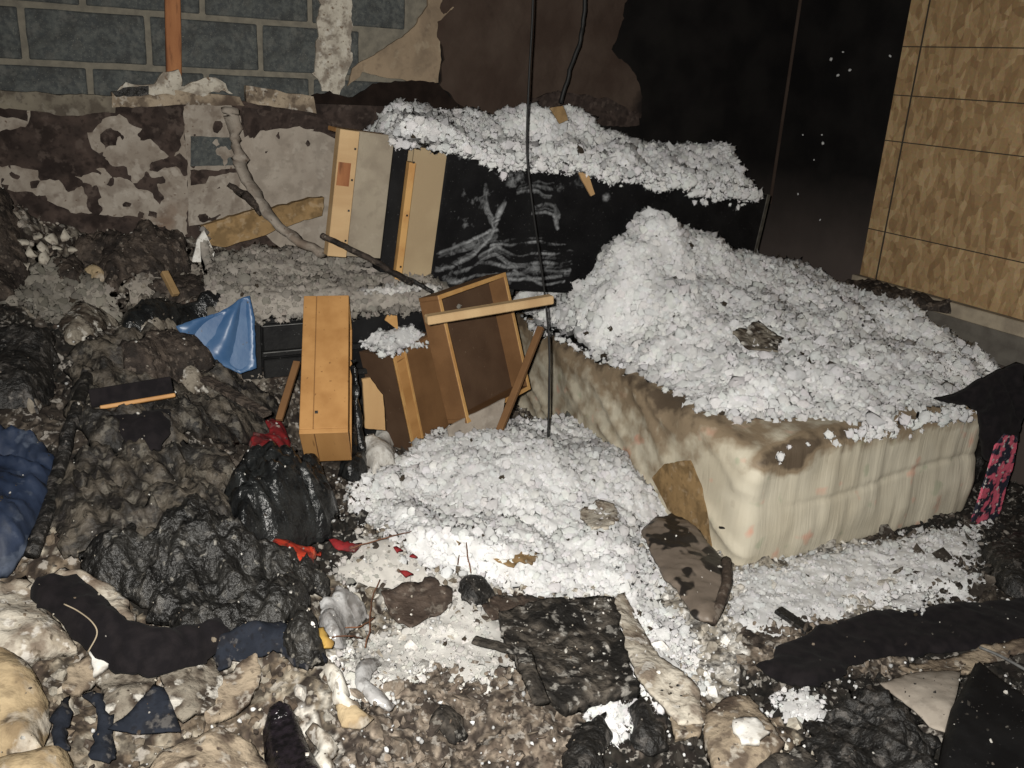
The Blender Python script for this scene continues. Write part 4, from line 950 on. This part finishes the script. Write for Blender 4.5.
fluff('insulation_scatter', 'white insulation crumbs around the red scraps beside the black bag', GP([(340, 580), (360, 540), (420, 550), (470, 575), (500, 600), (450, 598), (400, 590)]), ground, lambda q, d: .006 * np.clip(d / .06, 0, 1), 420, size=(.004, .010), jag=.05, grey=.5, tone=(.85, .82, .77))
fluff('insulation_scatter', 'small patch of white insulation right of the torn drywall at the bottom', GP([(590, 706), (620, 700), (634, 722), (612, 735), (592, 722)]), ground, lambda q, d: .012 * np.clip(d / .03, 0, 1), 200, size=(.005, .012), jag=.02, grey=.25)
fluff('insulation_scatter', 'insulation flecks on the wet black rubble at lower right', GP([(780, 690), (820, 700), (828, 722), (800, 730), (775, 712)]), ground, lambda q, d: .006 * np.clip(d / .03, 0, 1), 130, size=(.004, .011), jag=.03, grey=.4)
fluff('insulation_scatter', 'insulation crumbs lying on the black curved panel', GP([(885, 612), (915, 604), (930, 606), (915, 622), (890, 624)]), lambda q: ground(q) + .05, lambda q, d: .006 * np.clip(d / .03, 0, 1), 70, size=(.004, .010), jag=.02, grey=.3)
pts = np.array([P(a, b, X=WX - .006) for a, b in tuft_px])
tag(lumps('insulation_flecks', pts, rng.uniform(.005, .011, len(pts)), 'insulation', np.full((len(pts), 3), .55), ICO1, .5), 'tiny white insulation flecks stuck on the black right wall', 'insulation', kind='stuff')
# crumbs of insulation sprinkled everywhere
q = np.r_[scatter_xy(2600, (0.0, 1.2), (1.9, 3.3)), scatter_xy(700, (1.0, .8), (2.6, 1.8))]
pz = proj(np.c_[q, H(q)]); w_ = np.where(pz[:, 0] > 330, .75, np.where(pz[:, 1] > 560, .35, .2)); q = q[rng.random(len(q)) < w_ * .8]
tag(lumps('insulation_crumbs', np.c_[q, ground(q) + .012], .0025 + .005 * rng.random(len(q)) ** 2, 'insulation', np.full((len(q), 3), .8) * rng.uniform(.45, 1, (len(q), 1)), ICO1, .5), 'stray white insulation crumbs sprinkled over the debris', 'insulation', kind='stuff')

# ================================================================== things lying on the rubble, back to front
def lie(name, label, cat, poly, m, **k): return drape(name, label, cat, poly, m, **k)
# --- against the back wall, left
lie('burnt_plaster', 'mass of brown burnt plaster slumped at the foot of the left wall', 'debris', [(92, 222), (120, 206), (142, 204), (160, 222), (186, 236), (198, 262), (160, 272), (110, 284), (82, 268), (78, 240)], 'char_brown', puff=.05, pw=.08, crum=.03, cs=18, jag=.03)
lie('burnt_plaster', 'dark brown lump beside the pale stones under the left wall', 'debris', [(52, 254), (70, 246), (86, 256), (84, 282), (66, 290), (56, 276)], 'char_brown', puff=.05, pw=.05, crum=.02, jag=.02)
lie('burnt_plaster', 'flat dark brown slab in front of the slumped plaster', 'debris', [(150, 282), (178, 270), (205, 276), (208, 292), (178, 300)], 'char_brown', puff=.02, crum=.02, jag=.02)
lie('soot_mass', 'tall black soot-caked mass at the far left edge', 'debris', [(-60, 200), (0, 192), (20, 215), (22, 250), (18, 290), (-60, 300)], 'char_brown', puff=.05, pw=.1, crum=.03, jag=.02)
for i, (a, b, r) in enumerate([(24, 238, 6), (38, 232, 5), (52, 235, 7), (66, 232, 6), (44, 244, 6), (58, 246, 5), (72, 242, 5), (32, 250, 6), (26, 262, 5), (44, 254, 5)]):
    th = np.linspace(0, 2 * math.pi, 8, endpoint=False)
    lie('plaster_stone', 'one of the pale plaster stones heaped against the left wall', 'stone', [(a + r * math.cos(t) * rng.uniform(.8, 1.2), b + r * .7 * math.sin(t)) for t in th], 'plaster_white', puff=.035, pw=.03, crum=.006, res=.012, lift=.04, group='pale plaster stones by the left wall')
tag(plate('plaster_shard', [P(a, b, Y=3.36) for a, b in [(192, 262), (197, 240), (204, 230), (214, 252), (212, 262)]], .01, 'paper_white', .002, .012, .004), 'upright pointed white plaster shard below the brown panel', 'plaster')
tag(plate('broken_board', [P(a, b, Y=3.42) for a, b in [(202, 226), (240, 214), (290, 205), (325, 196), (322, 215), (290, 226), (255, 238), (225, 246), (208, 244)]], .03, 'cardboard', .006, .018, .006), 'broken tan board strip lying against the wall behind the bent pipe', 'board')
tag(tube('bent_pipe', [P(231, 108, Y=3.47), P(236, 140, Y=3.46), P(243, 170, Y=3.42), P(262, 205, Y=3.33), P(290, 235, Y=3.24), P(322, 254, Y=3.15)], .034, 'plaster', wob=.008, flat=.5), 'bent pale strip of trim curving down from the ledge to the heap', 'trim')
tag(tube('bark_stick', [P(229, 184, Y=3.36), P(245, 196, Y=3.34), P(262, 212, Y=3.31)], .022, 'char_brown', wob=.008, flat=.7, radii=[.012, .024, .02]), 'short rough brown stick beside the bent trim', 'stick')
tag(tube('charred_lath', [P(322, 236, Y=3.10), P(350, 248, Y=3.04), P(385, 268, Y=3.0), P(412, 284, Y=2.97)], .018, 'char_brown', wob=.004, flat=.6), 'charred lath lying on the grey insulation below the dresser', 'lath')
tag(tube('charred_lath', [P(395, 272, Y=3.0), P(415, 282, Y=2.98), P(434, 292, Y=2.96)], .013, 'char', wob=.004, flat=.6), 'short black charred stub under the dresser corner', 'stub')
tag(stick('peg', P(164, 272, Y=3.12), P(176, 295, Y=3.06), .024, .02, 'cardboard', wob=.001, sub=2), 'small brown wooden peg stuck in the rubble left of the blue plastic', 'peg')
lie('yellow_scrap', 'small dull yellow foam scrap on the rubble under the left wall', 'scrap', [(84, 272), (90, 260), (102, 262), (106, 274), (94, 280)], 'foam_tan', puff=.04, pw=.03, res=.012)
lie('ash_slab', 'grey-green ashy slab behind the black heap at left', 'slab', [(60, 318), (75, 306), (115, 300), (118, 320), (95, 338), (62, 336)], 'mouldy', puff=.03, crum=.015)
lie('char_heap', 'black charred heap at the left edge above the navy bag', 'debris', [(-50, 330), (0, 328), (25, 318), (52, 326), (60, 350), (55, 382), (38, 402), (-50, 405)], 'char', puff=.07, pw=.1, crum=.02, jag=.015)
lie('ash_clod', 'pale ash clod in front of the black heap at left', 'debris', [(22, 395), (35, 378), (50, 385), (46, 405), (28, 410)], 'mouldy', puff=.03, pw=.03, crum=.01, res=.012)
# --- blue plastic and dark bag by the cabinet
def radial(V, o):
    return 0.013 * np.sin(np.arctan2(V[:, 1] - V[:, 1].max() - .05, V[:, 0] - V[:, 0].max()) * 11 + 4 * np.linalg.norm(V, axis=1)) * np.clip(edge_dist(V, o) / .02, .3, 1)
bp_ = [(176, 326), (196, 318), (220, 312), (243, 297), (250, 296), (254, 320), (256, 368), (240, 374), (222, 366), (204, 354), (186, 338), (180, 332)]
o = plate('blue_plastic', [P(a, b, Y=2.93 - (b - 300) * .0010) for a, b in bp_], .006, 'blue_plastic', .003, .009, .004, bump=radial)
for p_ in o.data.polygons: p_.use_smooth = True
tag(o, 'bright blue plastic sheet with shiny folds hanging left of the black cabinet', 'plastic')
lie('bin_bag', 'torn black plastic draped above the blue sheet', 'plastic', [(120, 318), (150, 302), (190, 300), (235, 292), (245, 300), (220, 314), (180, 324), (150, 328), (125, 328)], 'bin_bag', puff=.04, pw=.05, crum=.02, lift=.02)
lie('white_fibre', 'tuft of pale fibre under the torn black plastic', 'fibre', [(135, 330), (150, 316), (170, 320), (182, 332), (165, 336)], 'mouldy', puff=.02, crum=.02, jag=.02, lift=.02)
lie('grey_rag', 'large grey-brown sooty blanket crumpled left of the upright drawer', 'blanket', [(74, 352), (110, 336), (165, 334), (205, 350), (240, 378), (286, 424), (278, 446), (240, 442), (170, 444), (100, 452), (66, 436)], 'grey_cloth', puff=.02, pw=.12, crum=.026, cs=20, fold=.030, fs=24, fa=.9, lift=0.015, jag=.03)
lie('brown_rag', 'brown folded cloth at the back of the sooty blanket', 'cloth', [(118, 345), (150, 330), (195, 336), (212, 356), (190, 372), (150, 374), (122, 366)], 'char_brown', puff=.05, pw=.06, crum=.02, fold=.015, lift=.06)
lie('plaster_chunk', 'pale plaster chunk on the blanket below the blue plastic', 'plaster', [(178, 380), (188, 364), (204, 372), (210, 388), (195, 392)], 'mouldy', puff=.03, pw=.03, crum=.01, lift=.06, res=.012)
tag(stick('brown_lath', P(204, 378, Y=2.62), P(268, 415, Y=2.42), .035, .014, 'char_brown', wob=.001, sub=3), 'thin brown slat lying diagonally on the sooty blanket', 'slat')
bl = empty('black_drawer_front', G(130, 412)); M_ = frame(P(92, 410, Y=2.50), P(174, 396, Y=2.50) - P(92, 410, Y=2.50), (0, 0.5, 1)); bl.matrix_world = M_
LW = float(np.linalg.norm(P(174, 396, Y=2.5) - P(92, 410, Y=2.5)))
box('panel', 'black_cloth', (0, LW, 0.006, 0.055, -.01, .012), bl)
box('edge_strip', 'drawer_wood', (.02, LW + .003, -.004, 0.007, -.012, .014), bl)
tag(bl, 'narrow black drawer front with a raw wood edge lying on the blanket', 'drawer front')
lie('hollow_shade', 'black sheet standing for the shaded hollow below the narrow drawer front', 'cloth', [(108, 414), (168, 408), (172, 432), (150, 452), (128, 442)], 'black_cloth', lift=.055, puff=.01, crum=.01)  # black sheet stands in for the shade inside the hollow
# --- left middle
lie('navy_bag', 'crumpled navy blue plastic bag at the left edge', 'bag', [(-60, 420), (10, 422), (42, 440), (62, 460), (58, 482), (44, 512), (22, 545), (2, 566), (-60, 580)], 'navy_plastic', puff=.07, pw=.12, crum=.018, cs=18, fold=.025, fs=18, fa=1.2, jag=.012)
lie('sooty_clothes', 'pile of wet sooty clothes in the middle left', 'clothes', [(62, 458), (130, 442), (200, 446), (240, 462), (236, 520), (190, 548), (110, 562), (58, 548), (48, 502)], 'grey_cloth', puff=.03, pw=.12, crum=.022, cs=22, fold=.035, fs=24, fa=.3, lift=.015, jag=.03)
lie('black_clothes', 'heap of black scorched clothes behind the black sleeve', 'clothes', [(70, 545), (120, 525), (190, 505), (235, 520), (265, 545), (310, 560), (326, 585), (290, 615), (240, 640), (180, 632), (130, 600), (95, 572)], 'sooty_cloth', puff=.03, pw=.12, crum=.022, cs=22, fold=.04, fs=20, fa=2.4, lift=.02, jag=.025)
lie('black_bag', 'glossy wrinkled black bin bag in front of the upright drawer', 'bag', [(222, 492), (240, 466), (268, 456), (300, 460), (324, 474), (338, 498), (330, 528), (285, 542), (242, 534)], 'bin_bag', puff=.08, pw=.11, crum=.026, cs=30, fold=.03, fs=26, fa=.4, jag=.015)
tag(tube('black_hose', [G(92, 388) + [0, 0, .05], G(76, 430) + [0, 0, .05], G(64, 480) + [0, 0, .05], G(48, 525) + [0, 0, .04], G(34, 568) + [0, 0, .04]], .018, 'char', wob=.006, flat=.8), 'long thin black charred bar running down beside the navy bag', 'bar')
lie('red_cloth', 'dark red rag beside the foot of the upright drawer', 'cloth', [(250, 440), (258, 424), (272, 420), (288, 428), (291, 452), (276, 464), (256, 456)], 'red_cloth', puff=.05, pw=.04, crum=.012, fold=.008, res=.010)
lie('paper_wad', 'pale paper wad touching the dark red rag', 'paper', [(240, 428), (252, 418), (266, 420), (258, 430), (246, 436)], 'mouldy', puff=.04, pw=.03, crum=.01, res=.01)
lie('orange_cloth', 'bright orange-red scrap under the black bin bag', 'cloth', [(264, 542), (276, 538), (300, 548), (320, 550), (318, 561), (290, 564), (274, 558)], 'orange_red', puff=.025, pw=.02, crum=.008, lift=.04, res=.01)
lie('dark_red_scrap', 'small dark red scrap right of the bright orange one', 'cloth', [(330, 542), (345, 538), (360, 542), (352, 548), (335, 548)], 'red_cloth', puff=.01, pw=.02, lift=.02, res=.01)
for (a, b, r) in [(406, 571, 5), (400, 549, 4), (415, 553, 4)]:
    lie('pink_petal', 'tiny red petal-like scrap on the insulation crumbs by the brown leaf tile', 'scrap', [(a - r, b), (a, b - r * .6), (a + r, b), (a, b + r * .6)], 'red_cloth', puff=.008, pw=.01, lift=.02, res=.008, group='tiny red scraps')
# --- lower left
lie('plaster_slab', 'pale plaster slab behind the curved black sleeve', 'plaster', [(30, 582), (60, 566), (92, 568), (118, 582), (132, 606), (134, 632), (108, 612), (84, 590)], 'drywall', thick=.02, lift=.035, puff=.012, crum=.01, jag=.01)
lie('plaster_slab', 'white crumbling plaster slab at the left edge below the black hose', 'plaster', [(-40, 590), (0, 580), (28, 572), (40, 596), (62, 622), (76, 642), (40, 652), (-40, 656)], 'drywall', thick=.02, lift=.02, puff=.02, crum=.012, jag=.012)
lie('black_sleeve', 'matte black sleeve curving across the plaster in the lower left', 'clothing', [(28, 590), (34, 578), (52, 573), (76, 572), (94, 584), (112, 606), (130, 622), (158, 630), (200, 624), (224, 612), (228, 632), (208, 652), (180, 664), (148, 670), (116, 664), (88, 648), (64, 624), (48, 606), (34, 602)], 'black_cloth', puff=.03, pw=.05, crum=.008, lift=.045, jag=.007, fold=.012, fs=22, grit=.25)
lie('navy_rag', 'navy cloth hem sticking out right of the black sleeve', 'cloth', [(208, 636), (240, 628), (282, 622), (318, 632), (330, 658), (306, 668), (270, 652), (240, 660), (214, 664)], 'navy_cloth', puff=.03, pw=.05, crum=.008, lift=.03, fold=.01)
lie('wrinkled_bundle', 'wrinkled grey-black bundle end at the tip of the black clothes', 'bundle', [(278, 640), (288, 618), (306, 612), (320, 622), (322, 650), (312, 664), (294, 660)], 'sooty_cloth', puff=.06, pw=.04, crum=.006, fold=.02, fs=34, fa=1.2, lift=.03, res=.008)
lie('plastic_wrap', 'crumpled clear grey plastic left of the brown leaf-shaped tile', 'plastic', [(318, 590), (335, 582), (362, 596), (370, 612), (350, 622), (340, 640), (322, 630)], 'clear_plastic', puff=.045, pw=.05, crum=.008, fold=.015, fs=22, res=.01)
lie('yellow_tab', 'small yellow tab beside the wrinkled bundle', 'tab', [(318, 634), (328, 628), (330, 640), (320, 646)], 'yellow', puff=.01, lift=.05, res=.008)
lie('foam_block', 'yellowed foam cushion piece in the bottom left corner', 'foam', [(-40, 652), (12, 646), (32, 660), (46, 690), (50, 712), (42, 738), (48, 752), (-40, 752)], 'foam_tan', puff=.06, pw=.07, crum=.008, jag=.006, lift=.02)
lie('foam_block', 'rounded tan foam slab along the bottom edge at left', 'foam', [(-20, 762), (20, 752), (52, 748), (72, 754), (78, 776), (70, 800), (-20, 800)], 'foam_tan', puff=.05, pw=.05, crum=.005, jag=.004, lift=.02)
lie('navy_scrap', 'dark blue cloth strip right of the foam cushion', 'cloth', [(50, 724), (58, 700), (74, 690), (70, 720), (64, 750), (48, 748)], 'navy_cloth', puff=.015, lift=.03)
lie('navy_scrap', 'dark blue cloth corner below the navy triangle', 'cloth', [(82, 692), (96, 690), (112, 722), (118, 740), (104, 766), (86, 756), (92, 724)], 'navy_cloth', puff=.015, lift=.03)
lie('navy_triangle', 'flat navy triangle of cloth between grey plaster sheets', 'cloth', [(148, 690), (153, 683), (163, 686), (176, 716), (180, 730), (150, 732), (108, 728), (132, 712)], 'navy_cloth', puff=.006, lift=.045, crum=.003, jag=.002)
lie('plaster_sheet', 'mottled grey plaster sheet left of the navy triangle', 'plaster', [(90, 664), (120, 656), (158, 668), (150, 688), (134, 712), (108, 728), (98, 704)], 'mouldy', lift=.03, thick=.012, crum=.01)
lie('plaster_sheet', 'mottled grey plaster sheet right of the navy triangle', 'plaster', [(160, 680), (188, 662), (210, 650), (218, 676), (212, 704), (182, 724), (170, 704)], 'mouldy', lift=.035, thick=.012, crum=.01)
lie('plaster_sheet', 'torn tan paper-faced plaster in front of the navy hem', 'plaster', [(200, 700), (222, 672), (250, 658), (262, 672), (252, 694), (234, 712), (214, 716)], 'drywall_tan', lift=.03, thick=.012, crum=.01, jag=.014)
lie('plaster_sheet', 'tan plaster flake in front of the curved sleeve', 'plaster', [(66, 664), (88, 650), (112, 658), (102, 672), (84, 690), (66, 684)], 'drywall_tan', lift=.03, thick=.012, crum=.01, jag=.012)
lie('plaster_sheet', 'small white plaster bit under the bend of the sleeve', 'plaster', [(86, 650), (100, 652), (110, 664), (96, 668)], 'paper_white', lift=.05, thick=.012, crum=.006, res=.01)
lie('tan_slab', 'large dusty tan slab along the bottom edge left of the glossy black thing', 'slab', [(140, 800), (158, 752), (186, 732), (226, 722), (258, 738), (272, 770), (280, 800)], 'drywall_tan', puff=.03, pw=.06, crum=.010, lift=.02, thick=.02)
lie('ribbed_thing', 'glossy black ribbed plastic piece at the bottom edge', 'plastic', [(262, 722), (268, 706), (280, 701), (294, 710), (302, 728), (308, 744), (330, 780), (326, 810), (276, 810), (264, 756)], 'ribbed_black', puff=.04, pw=.025, crum=.004, jag=.002, res=.009, lift=.02)
lie('torn_paper', 'grey-white torn paper right of the glossy black piece', 'paper', [(306, 730), (318, 724), (330, 742), (338, 775), (322, 778), (312, 755)], 'ripped_paper', puff=.03, pw=.03, lift=.02, res=.01)
lie('torn_paper', 'crumpled white torn paper below the navy hem', 'paper', [(322, 676), (336, 660), (350, 676), (354, 696), (366, 708), (350, 716), (336, 700)], 'ripped_paper', puff=.03, pw=.03, crum=.012, lift=.02, res=.01)
lie('plastic_scrap', 'pale blue-grey film scrap right of the crumpled white paper', 'plastic', [(352, 672), (366, 656), (378, 660), (374, 680), (396, 702), (388, 710), (366, 700), (354, 688)], 'clear_plastic', puff=.012, pw=.02, lift=.025, res=.01)
lie('cream_scrap', 'cream paper scrap below the pale film', 'paper', [(336, 706), (356, 702), (372, 716), (360, 728), (342, 722)], 'foam_tan', puff=.015, pw=.02, lift=.02, res=.01)
# --- centre foreground
lie('leaf_tile', 'flat brown leaf-shaped roofing scrap in the centre foreground', 'scrap', [(384, 594), (400, 582), (424, 578), (438, 580), (453, 590), (448, 606), (430, 614), (412, 624), (392, 618)], 'brown_tile', lift=.022, thick=.006, crum=.008)
lie('char_lump', 'black char lump right of the brown leaf-shaped scrap', 'char', [(454, 580), (468, 572), (486, 576), (496, 592), (482, 604), (464, 596)], 'char', puff=.025, pw=.03, crum=.012, res=.01)
lie('brown_scrap', 'brown torn scrap above the charred board', 'scrap', [(482, 610), (496, 596), (520, 594), (548, 602), (540, 614), (510, 622), (492, 622)], 'brown_tile', lift=.025, crum=.01)
lie('brown_scrap', 'small tan-brown scrap embedded in the white mound', 'scrap', [(492, 558), (508, 552), (526, 548), (540, 552), (530, 564), (508, 568)], 'cardboard', lift=.045, crum=.012, res=.01)
lie('brown_scrap', 'tiny brown scraps at the left foot of the white mound', 'scrap', [(450, 534), (460, 526), (476, 534), (488, 540), (478, 546), (460, 544)], 'cardboard', lift=.05, crum=.012, res=.01)
lie('charred_board', 'square charred board lying flat in front of the white mound', 'board', [(500, 612), (530, 602), (572, 600), (612, 598), (620, 632), (630, 662), (638, 688), (604, 694), (566, 706), (534, 694), (520, 664), (506, 640)], 'charred_board', lift=.05, thick=.03, crum=.012, cs=22, jag=.012)
lie('drywall_strip', 'long pale torn drywall strip along the right of the charred board', 'drywall', [(612, 600), (624, 592), (640, 622), (660, 660), (700, 692), (704, 720), (680, 722), (652, 694), (636, 680), (624, 640)], 'drywall', lift=.03, thick=.012, crum=.008, jag=.006)
lie('white_chip', 'smooth cream plaster chip on the white mound', 'plaster', [(580, 510), (596, 500), (614, 504), (620, 518), (606, 530), (590, 528)], 'drywall', lift=.10, thick=.01, crum=.003)
tag(tube('grey_lath', [G(474, 640, .06), G(500, 646, .07), G(528, 654, .07)], .022, 'charred_board', flat=.35, wob=.002), 'short grey slat left of the charred board', 'slat')
tag(tube('grey_lath', [G(523, 652, .07), G(530, 674, .07), G(542, 704, .06)], .022, 'charred_board', flat=.35, wob=.002), 'grey slat end along the lower left corner of the charred board', 'slat')
lie('char_chunk', 'black charred chunk below the corner of the charred board', 'char', [(628, 702), (646, 700), (664, 722), (668, 742), (650, 752), (634, 740)], 'char', puff=.03, pw=.03, crum=.015, lift=.02, jag=.012)
lie('char_chunk', 'black charred chunk at the bottom edge in the centre', 'char', [(566, 740), (584, 716), (604, 708), (612, 734), (604, 760), (584, 780), (562, 776)], 'char', puff=.02, pw=.05, crum=.015, lift=.015, jag=.015)
lie('grey_clump', 'small grey ash clump in the dusty centre foreground', 'ash', [(432, 716), (440, 700), (452, 704), (466, 716), (470, 728), (455, 736), (442, 730)], 'charred_board', puff=.025, pw=.03, crum=.012, lift=.01, res=.01)
# --- foot of the bed
tag(plate('cardboard_flap', [P(a, b, X=1.87) for a, b in [(652, 478), (664, 464), (690, 460), (700, 484), (708, 520), (712, 552), (690, 530), (668, 510)]], .004, 'cardboard', .004, .012, .004), 'brown cardboard flap standing against the corner of the mattress', 'cardboard')
cs_ = empty('blotched_sheet', G(690, 570)); 
sh = lie('sheet', '', '', [(640, 530), (656, 518), (674, 510), (694, 526), (714, 546), (730, 566), (728, 596), (712, 622), (694, 616), (676, 588), (664, 578), (654, 556)], 'camo', lift=.06, puff=.012, pw=.05, thick=.006, crum=.006, parent=cs_, jag=.006, grit=.2)
cu = tube('curled_edge', [G(726, 560, .07), G(727, 580, .085), G(720, 604, .075), G(711, 622, .05)], .015, 'brown_tile', parent=cs_, wob=.002)
tag(cs_, 'curled sheet blotched black and brown at the foot of the mattress', 'sheet')
tag(tube('black_bit', [G(716, 552) + [0, 0, .09], G(734, 553) + [0, 0, .09]], .008, 'char', flat=.5), 'small black chip stuck at the corner of the mattress', 'chip')
tag(stick('black_strip', G(776, 620) + [0, 0, .035], G(808, 637) + [0, 0, .02], .035, .012, 'char', wob=.001, sub=2), 'short black strip lying on the insulation drift', 'strip')
o = plate('black_cloth', [P(a, b, Y=1.79) for a, b in [(940, 402), (966, 394), (986, 382), (1004, 372), (1024, 364), (1026, 402), (1018, 438), (1004, 470), (990, 462), (986, 432), (984, 412), (964, 404)]], .03, 'black_cloth', .006, .014, .01, bump=lambda V, o: folds(V, .03, 14, 1.3) * np.clip(edge_dist(V, o) / .04, 0, 1))
for p_ in o.data.polygons: p_.use_smooth = True
tag(o, 'black cloth hanging over the right foot corner of the mattress', 'cloth')
o = plate('floral_strap', [P(a, b, Y=1.75) for a, b in [(996, 446), (1006, 434), (1018, 436), (1014, 462), (1004, 496), (998, 520), (990, 542), (970, 544), (973, 520), (982, 492), (990, 468)]], .008, 'floral', .003, .010, .004)
tag(o, 'pink and black floral fabric strip hanging beside the mattress end', 'fabric')
lie('char_heap', 'black debris on the floor beyond the floral strip', 'debris', [(985, 548), (1010, 536), (1060, 530), (1060, 600), (1010, 590), (990, 572)], 'char', puff=.05, pw=.06, crum=.015)
# --- lower right
lie('curved_board', 'long curved matt black panel lying across the lower right', 'panel', [(756, 664), (790, 642), (830, 624), (870, 612), (920, 606), (970, 602), (1060, 596), (1060, 640), (990, 644), (930, 650), (880, 656), (850, 664), (820, 684), (790, 684)], 'black_cloth', puff=.018, pw=.05, crum=.006, cs=8, lift=.02, jag=.010, grit=.2)
lie('pale_lath', 'thin pale torn slat along the lower edge of the black panel', 'slat', [(900, 668), (950, 654), (1000, 644), (1050, 636), (1050, 646), (990, 660), (960, 672), (920, 674)], 'drywall_tan', lift=.045, thick=.01, crum=.004, res=.01)
lie('beige_card', 'beige triangular card left of the black case at lower right', 'card', [(880, 682), (915, 672), (962, 668), (956, 696), (945, 732), (930, 726), (905, 702)], 'grey_panel', lift=.05, thick=.004, crum=.002, jag=.001, puff=.004)
case = empty('black_case', G(1000, 760))
lie('shell', '', '', [(974, 668), (1000, 680), (1070, 722), (1070, 830), (930, 830), (940, 760), (950, 712)], 'black_lacquer', lift=.09, puff=.025, pw=.03, thick=.09, crum=.002, jag=.001, tilt=(0, 0, 0, 1.0), parent=case)
pa = [G(974, 668), G(1000, 680), G(1060, 716)]
tube('rim', [p + [0, 0, .065] for p in pa], .004, 'grey_metal', parent=case)
tag(case, 'black box-like case with a thin pale rim in the bottom right corner', 'case')
lie('wet_black_bag', 'wet black plastic heaped left of the black case', 'bag', [(838, 700), (880, 692), (910, 704), (936, 740), (936, 800), (850, 800), (800, 770), (806, 730)], 'char', puff=.015, pw=.06, crum=.022, cs=20, fold=.03, fs=20, lift=.01, jag=.035)
lie('drywall_chunk', 'tan broken drywall chunk with a white face at the bottom', 'drywall', [(702, 716), (726, 694), (752, 692), (768, 720), (786, 744), (746, 768), (712, 762)], 'drywall_tan', lift=.03, thick=.03, puff=.01, crum=.008, jag=.008)
lie('drywall_chunk', 'small tan drywall chunk under the tip of the long drywall strip', 'drywall', [(664, 700), (690, 692), (706, 706), (700, 732), (676, 736)], 'drywall_tan', lift=.025, thick=.02, crum=.008, jag=.008)
lie('white_flake', 'white plaster flake on the tan drywall chunk', 'plaster', [(738, 722), (752, 718), (766, 734), (756, 746), (742, 742)], 'paper_white', lift=.055, thick=.012, crum=.006, res=.01)
lie('brown_plank', 'brown scorched scrap along the bottom edge in front of the wet plastic', 'scrap', [(700, 770), (760, 758), (800, 752), (830, 775), (800, 800), (700, 800)], 'charred_board', lift=.02, thick=.02, crum=.012)
# --- cords and threads
tag(tube('hanging_wire', [P(534, -120, Y=2.95), P(533, 0, Y=2.95), P(529, 80, Y=2.93), P(527, 150, Y=2.9), P(533, 210, Y=2.85), P(543, 280, Y=2.7), P(549, 340, Y=2.6), P(549, 400, Y=2.55), P(548, 440, Y=2.52)], .0042, 'cable', seg=6), 'thin black wire hanging from above down into the white mound', 'wire')
tag(tube('frayed_cable', [P(590, -120, Y=3.3), P(585, 0, Y=3.3), P(580, 40, Y=3.3), P(570, 70, Y=3.3), P(560, 104, Y=3.3)], .009, 'cable', seg=6, wob=.003), 'thick frayed dark cord hanging above the dresser', 'cord')
tag(tube('loose_thread', [G(64, 604, .095), G(78, 611, .095), G(92, 622, .095), G(97, 634, .09), G(88, 652, .06)], .0016, 'thread', seg=5), 'pale loose thread curling over the black sleeve', 'thread')
lines_ = [[(455, 500), (460, 540), (458, 575)], [(345, 640), (360, 645), (375, 630)], [(325, 652), (345, 655), (362, 650)], [(380, 590), (372, 620), (366, 660)], [(350, 560), (385, 555), (420, 540)], [(462, 520), (466, 560), (470, 585)]]
for i, (ln, lb) in enumerate(zip(lines_, ['fine brown root-like wire standing left of the white mound', 'thin rusty wire beside the clear plastic', 'rusty wire scrap below the clear plastic', 'thin wire across the edge of the leaf-shaped scrap', 'thin grey-brown wire above the leaf-shaped scrap', 'second fine wire at the left foot of the white mound'])):
    tag(tube('thin_wire', [G(a, b) + [0, 0, .035 + .02 * (k == 1)] for k, (a, b) in enumerate(ln)], .0018, 'rust', seg=5, wob=.004), lb, 'wire')

# grit and ash that has fallen on the things themselves
gp = []
for tv, g in TOPS:
    k = int(len(tv) * 0.055 * g)
    if k: gp.append(tv[rng.integers(0, len(tv), k)] + np.c_[rng.normal(0, .004, (k, 2)), rng.uniform(0, .003, k)])
gp = np.concatenate(gp); gp = gp[gp[:, 1] < WY - .10]; k = len(gp)
gt = np.where((rng.random(k) < .10)[:, None], np.array([.45, .44, .41]), ztint(gp[:, :2]))
tag(lumps('fallen_grit', gp, 0.0018 + 0.0045 * rng.random(k) ** 3, 'crumb', gt, ICO1, .5, (.4, 1.2), smooth=False), 'fine grit and ash flecks fallen on the clothes and boards', 'debris', kind='stuff')
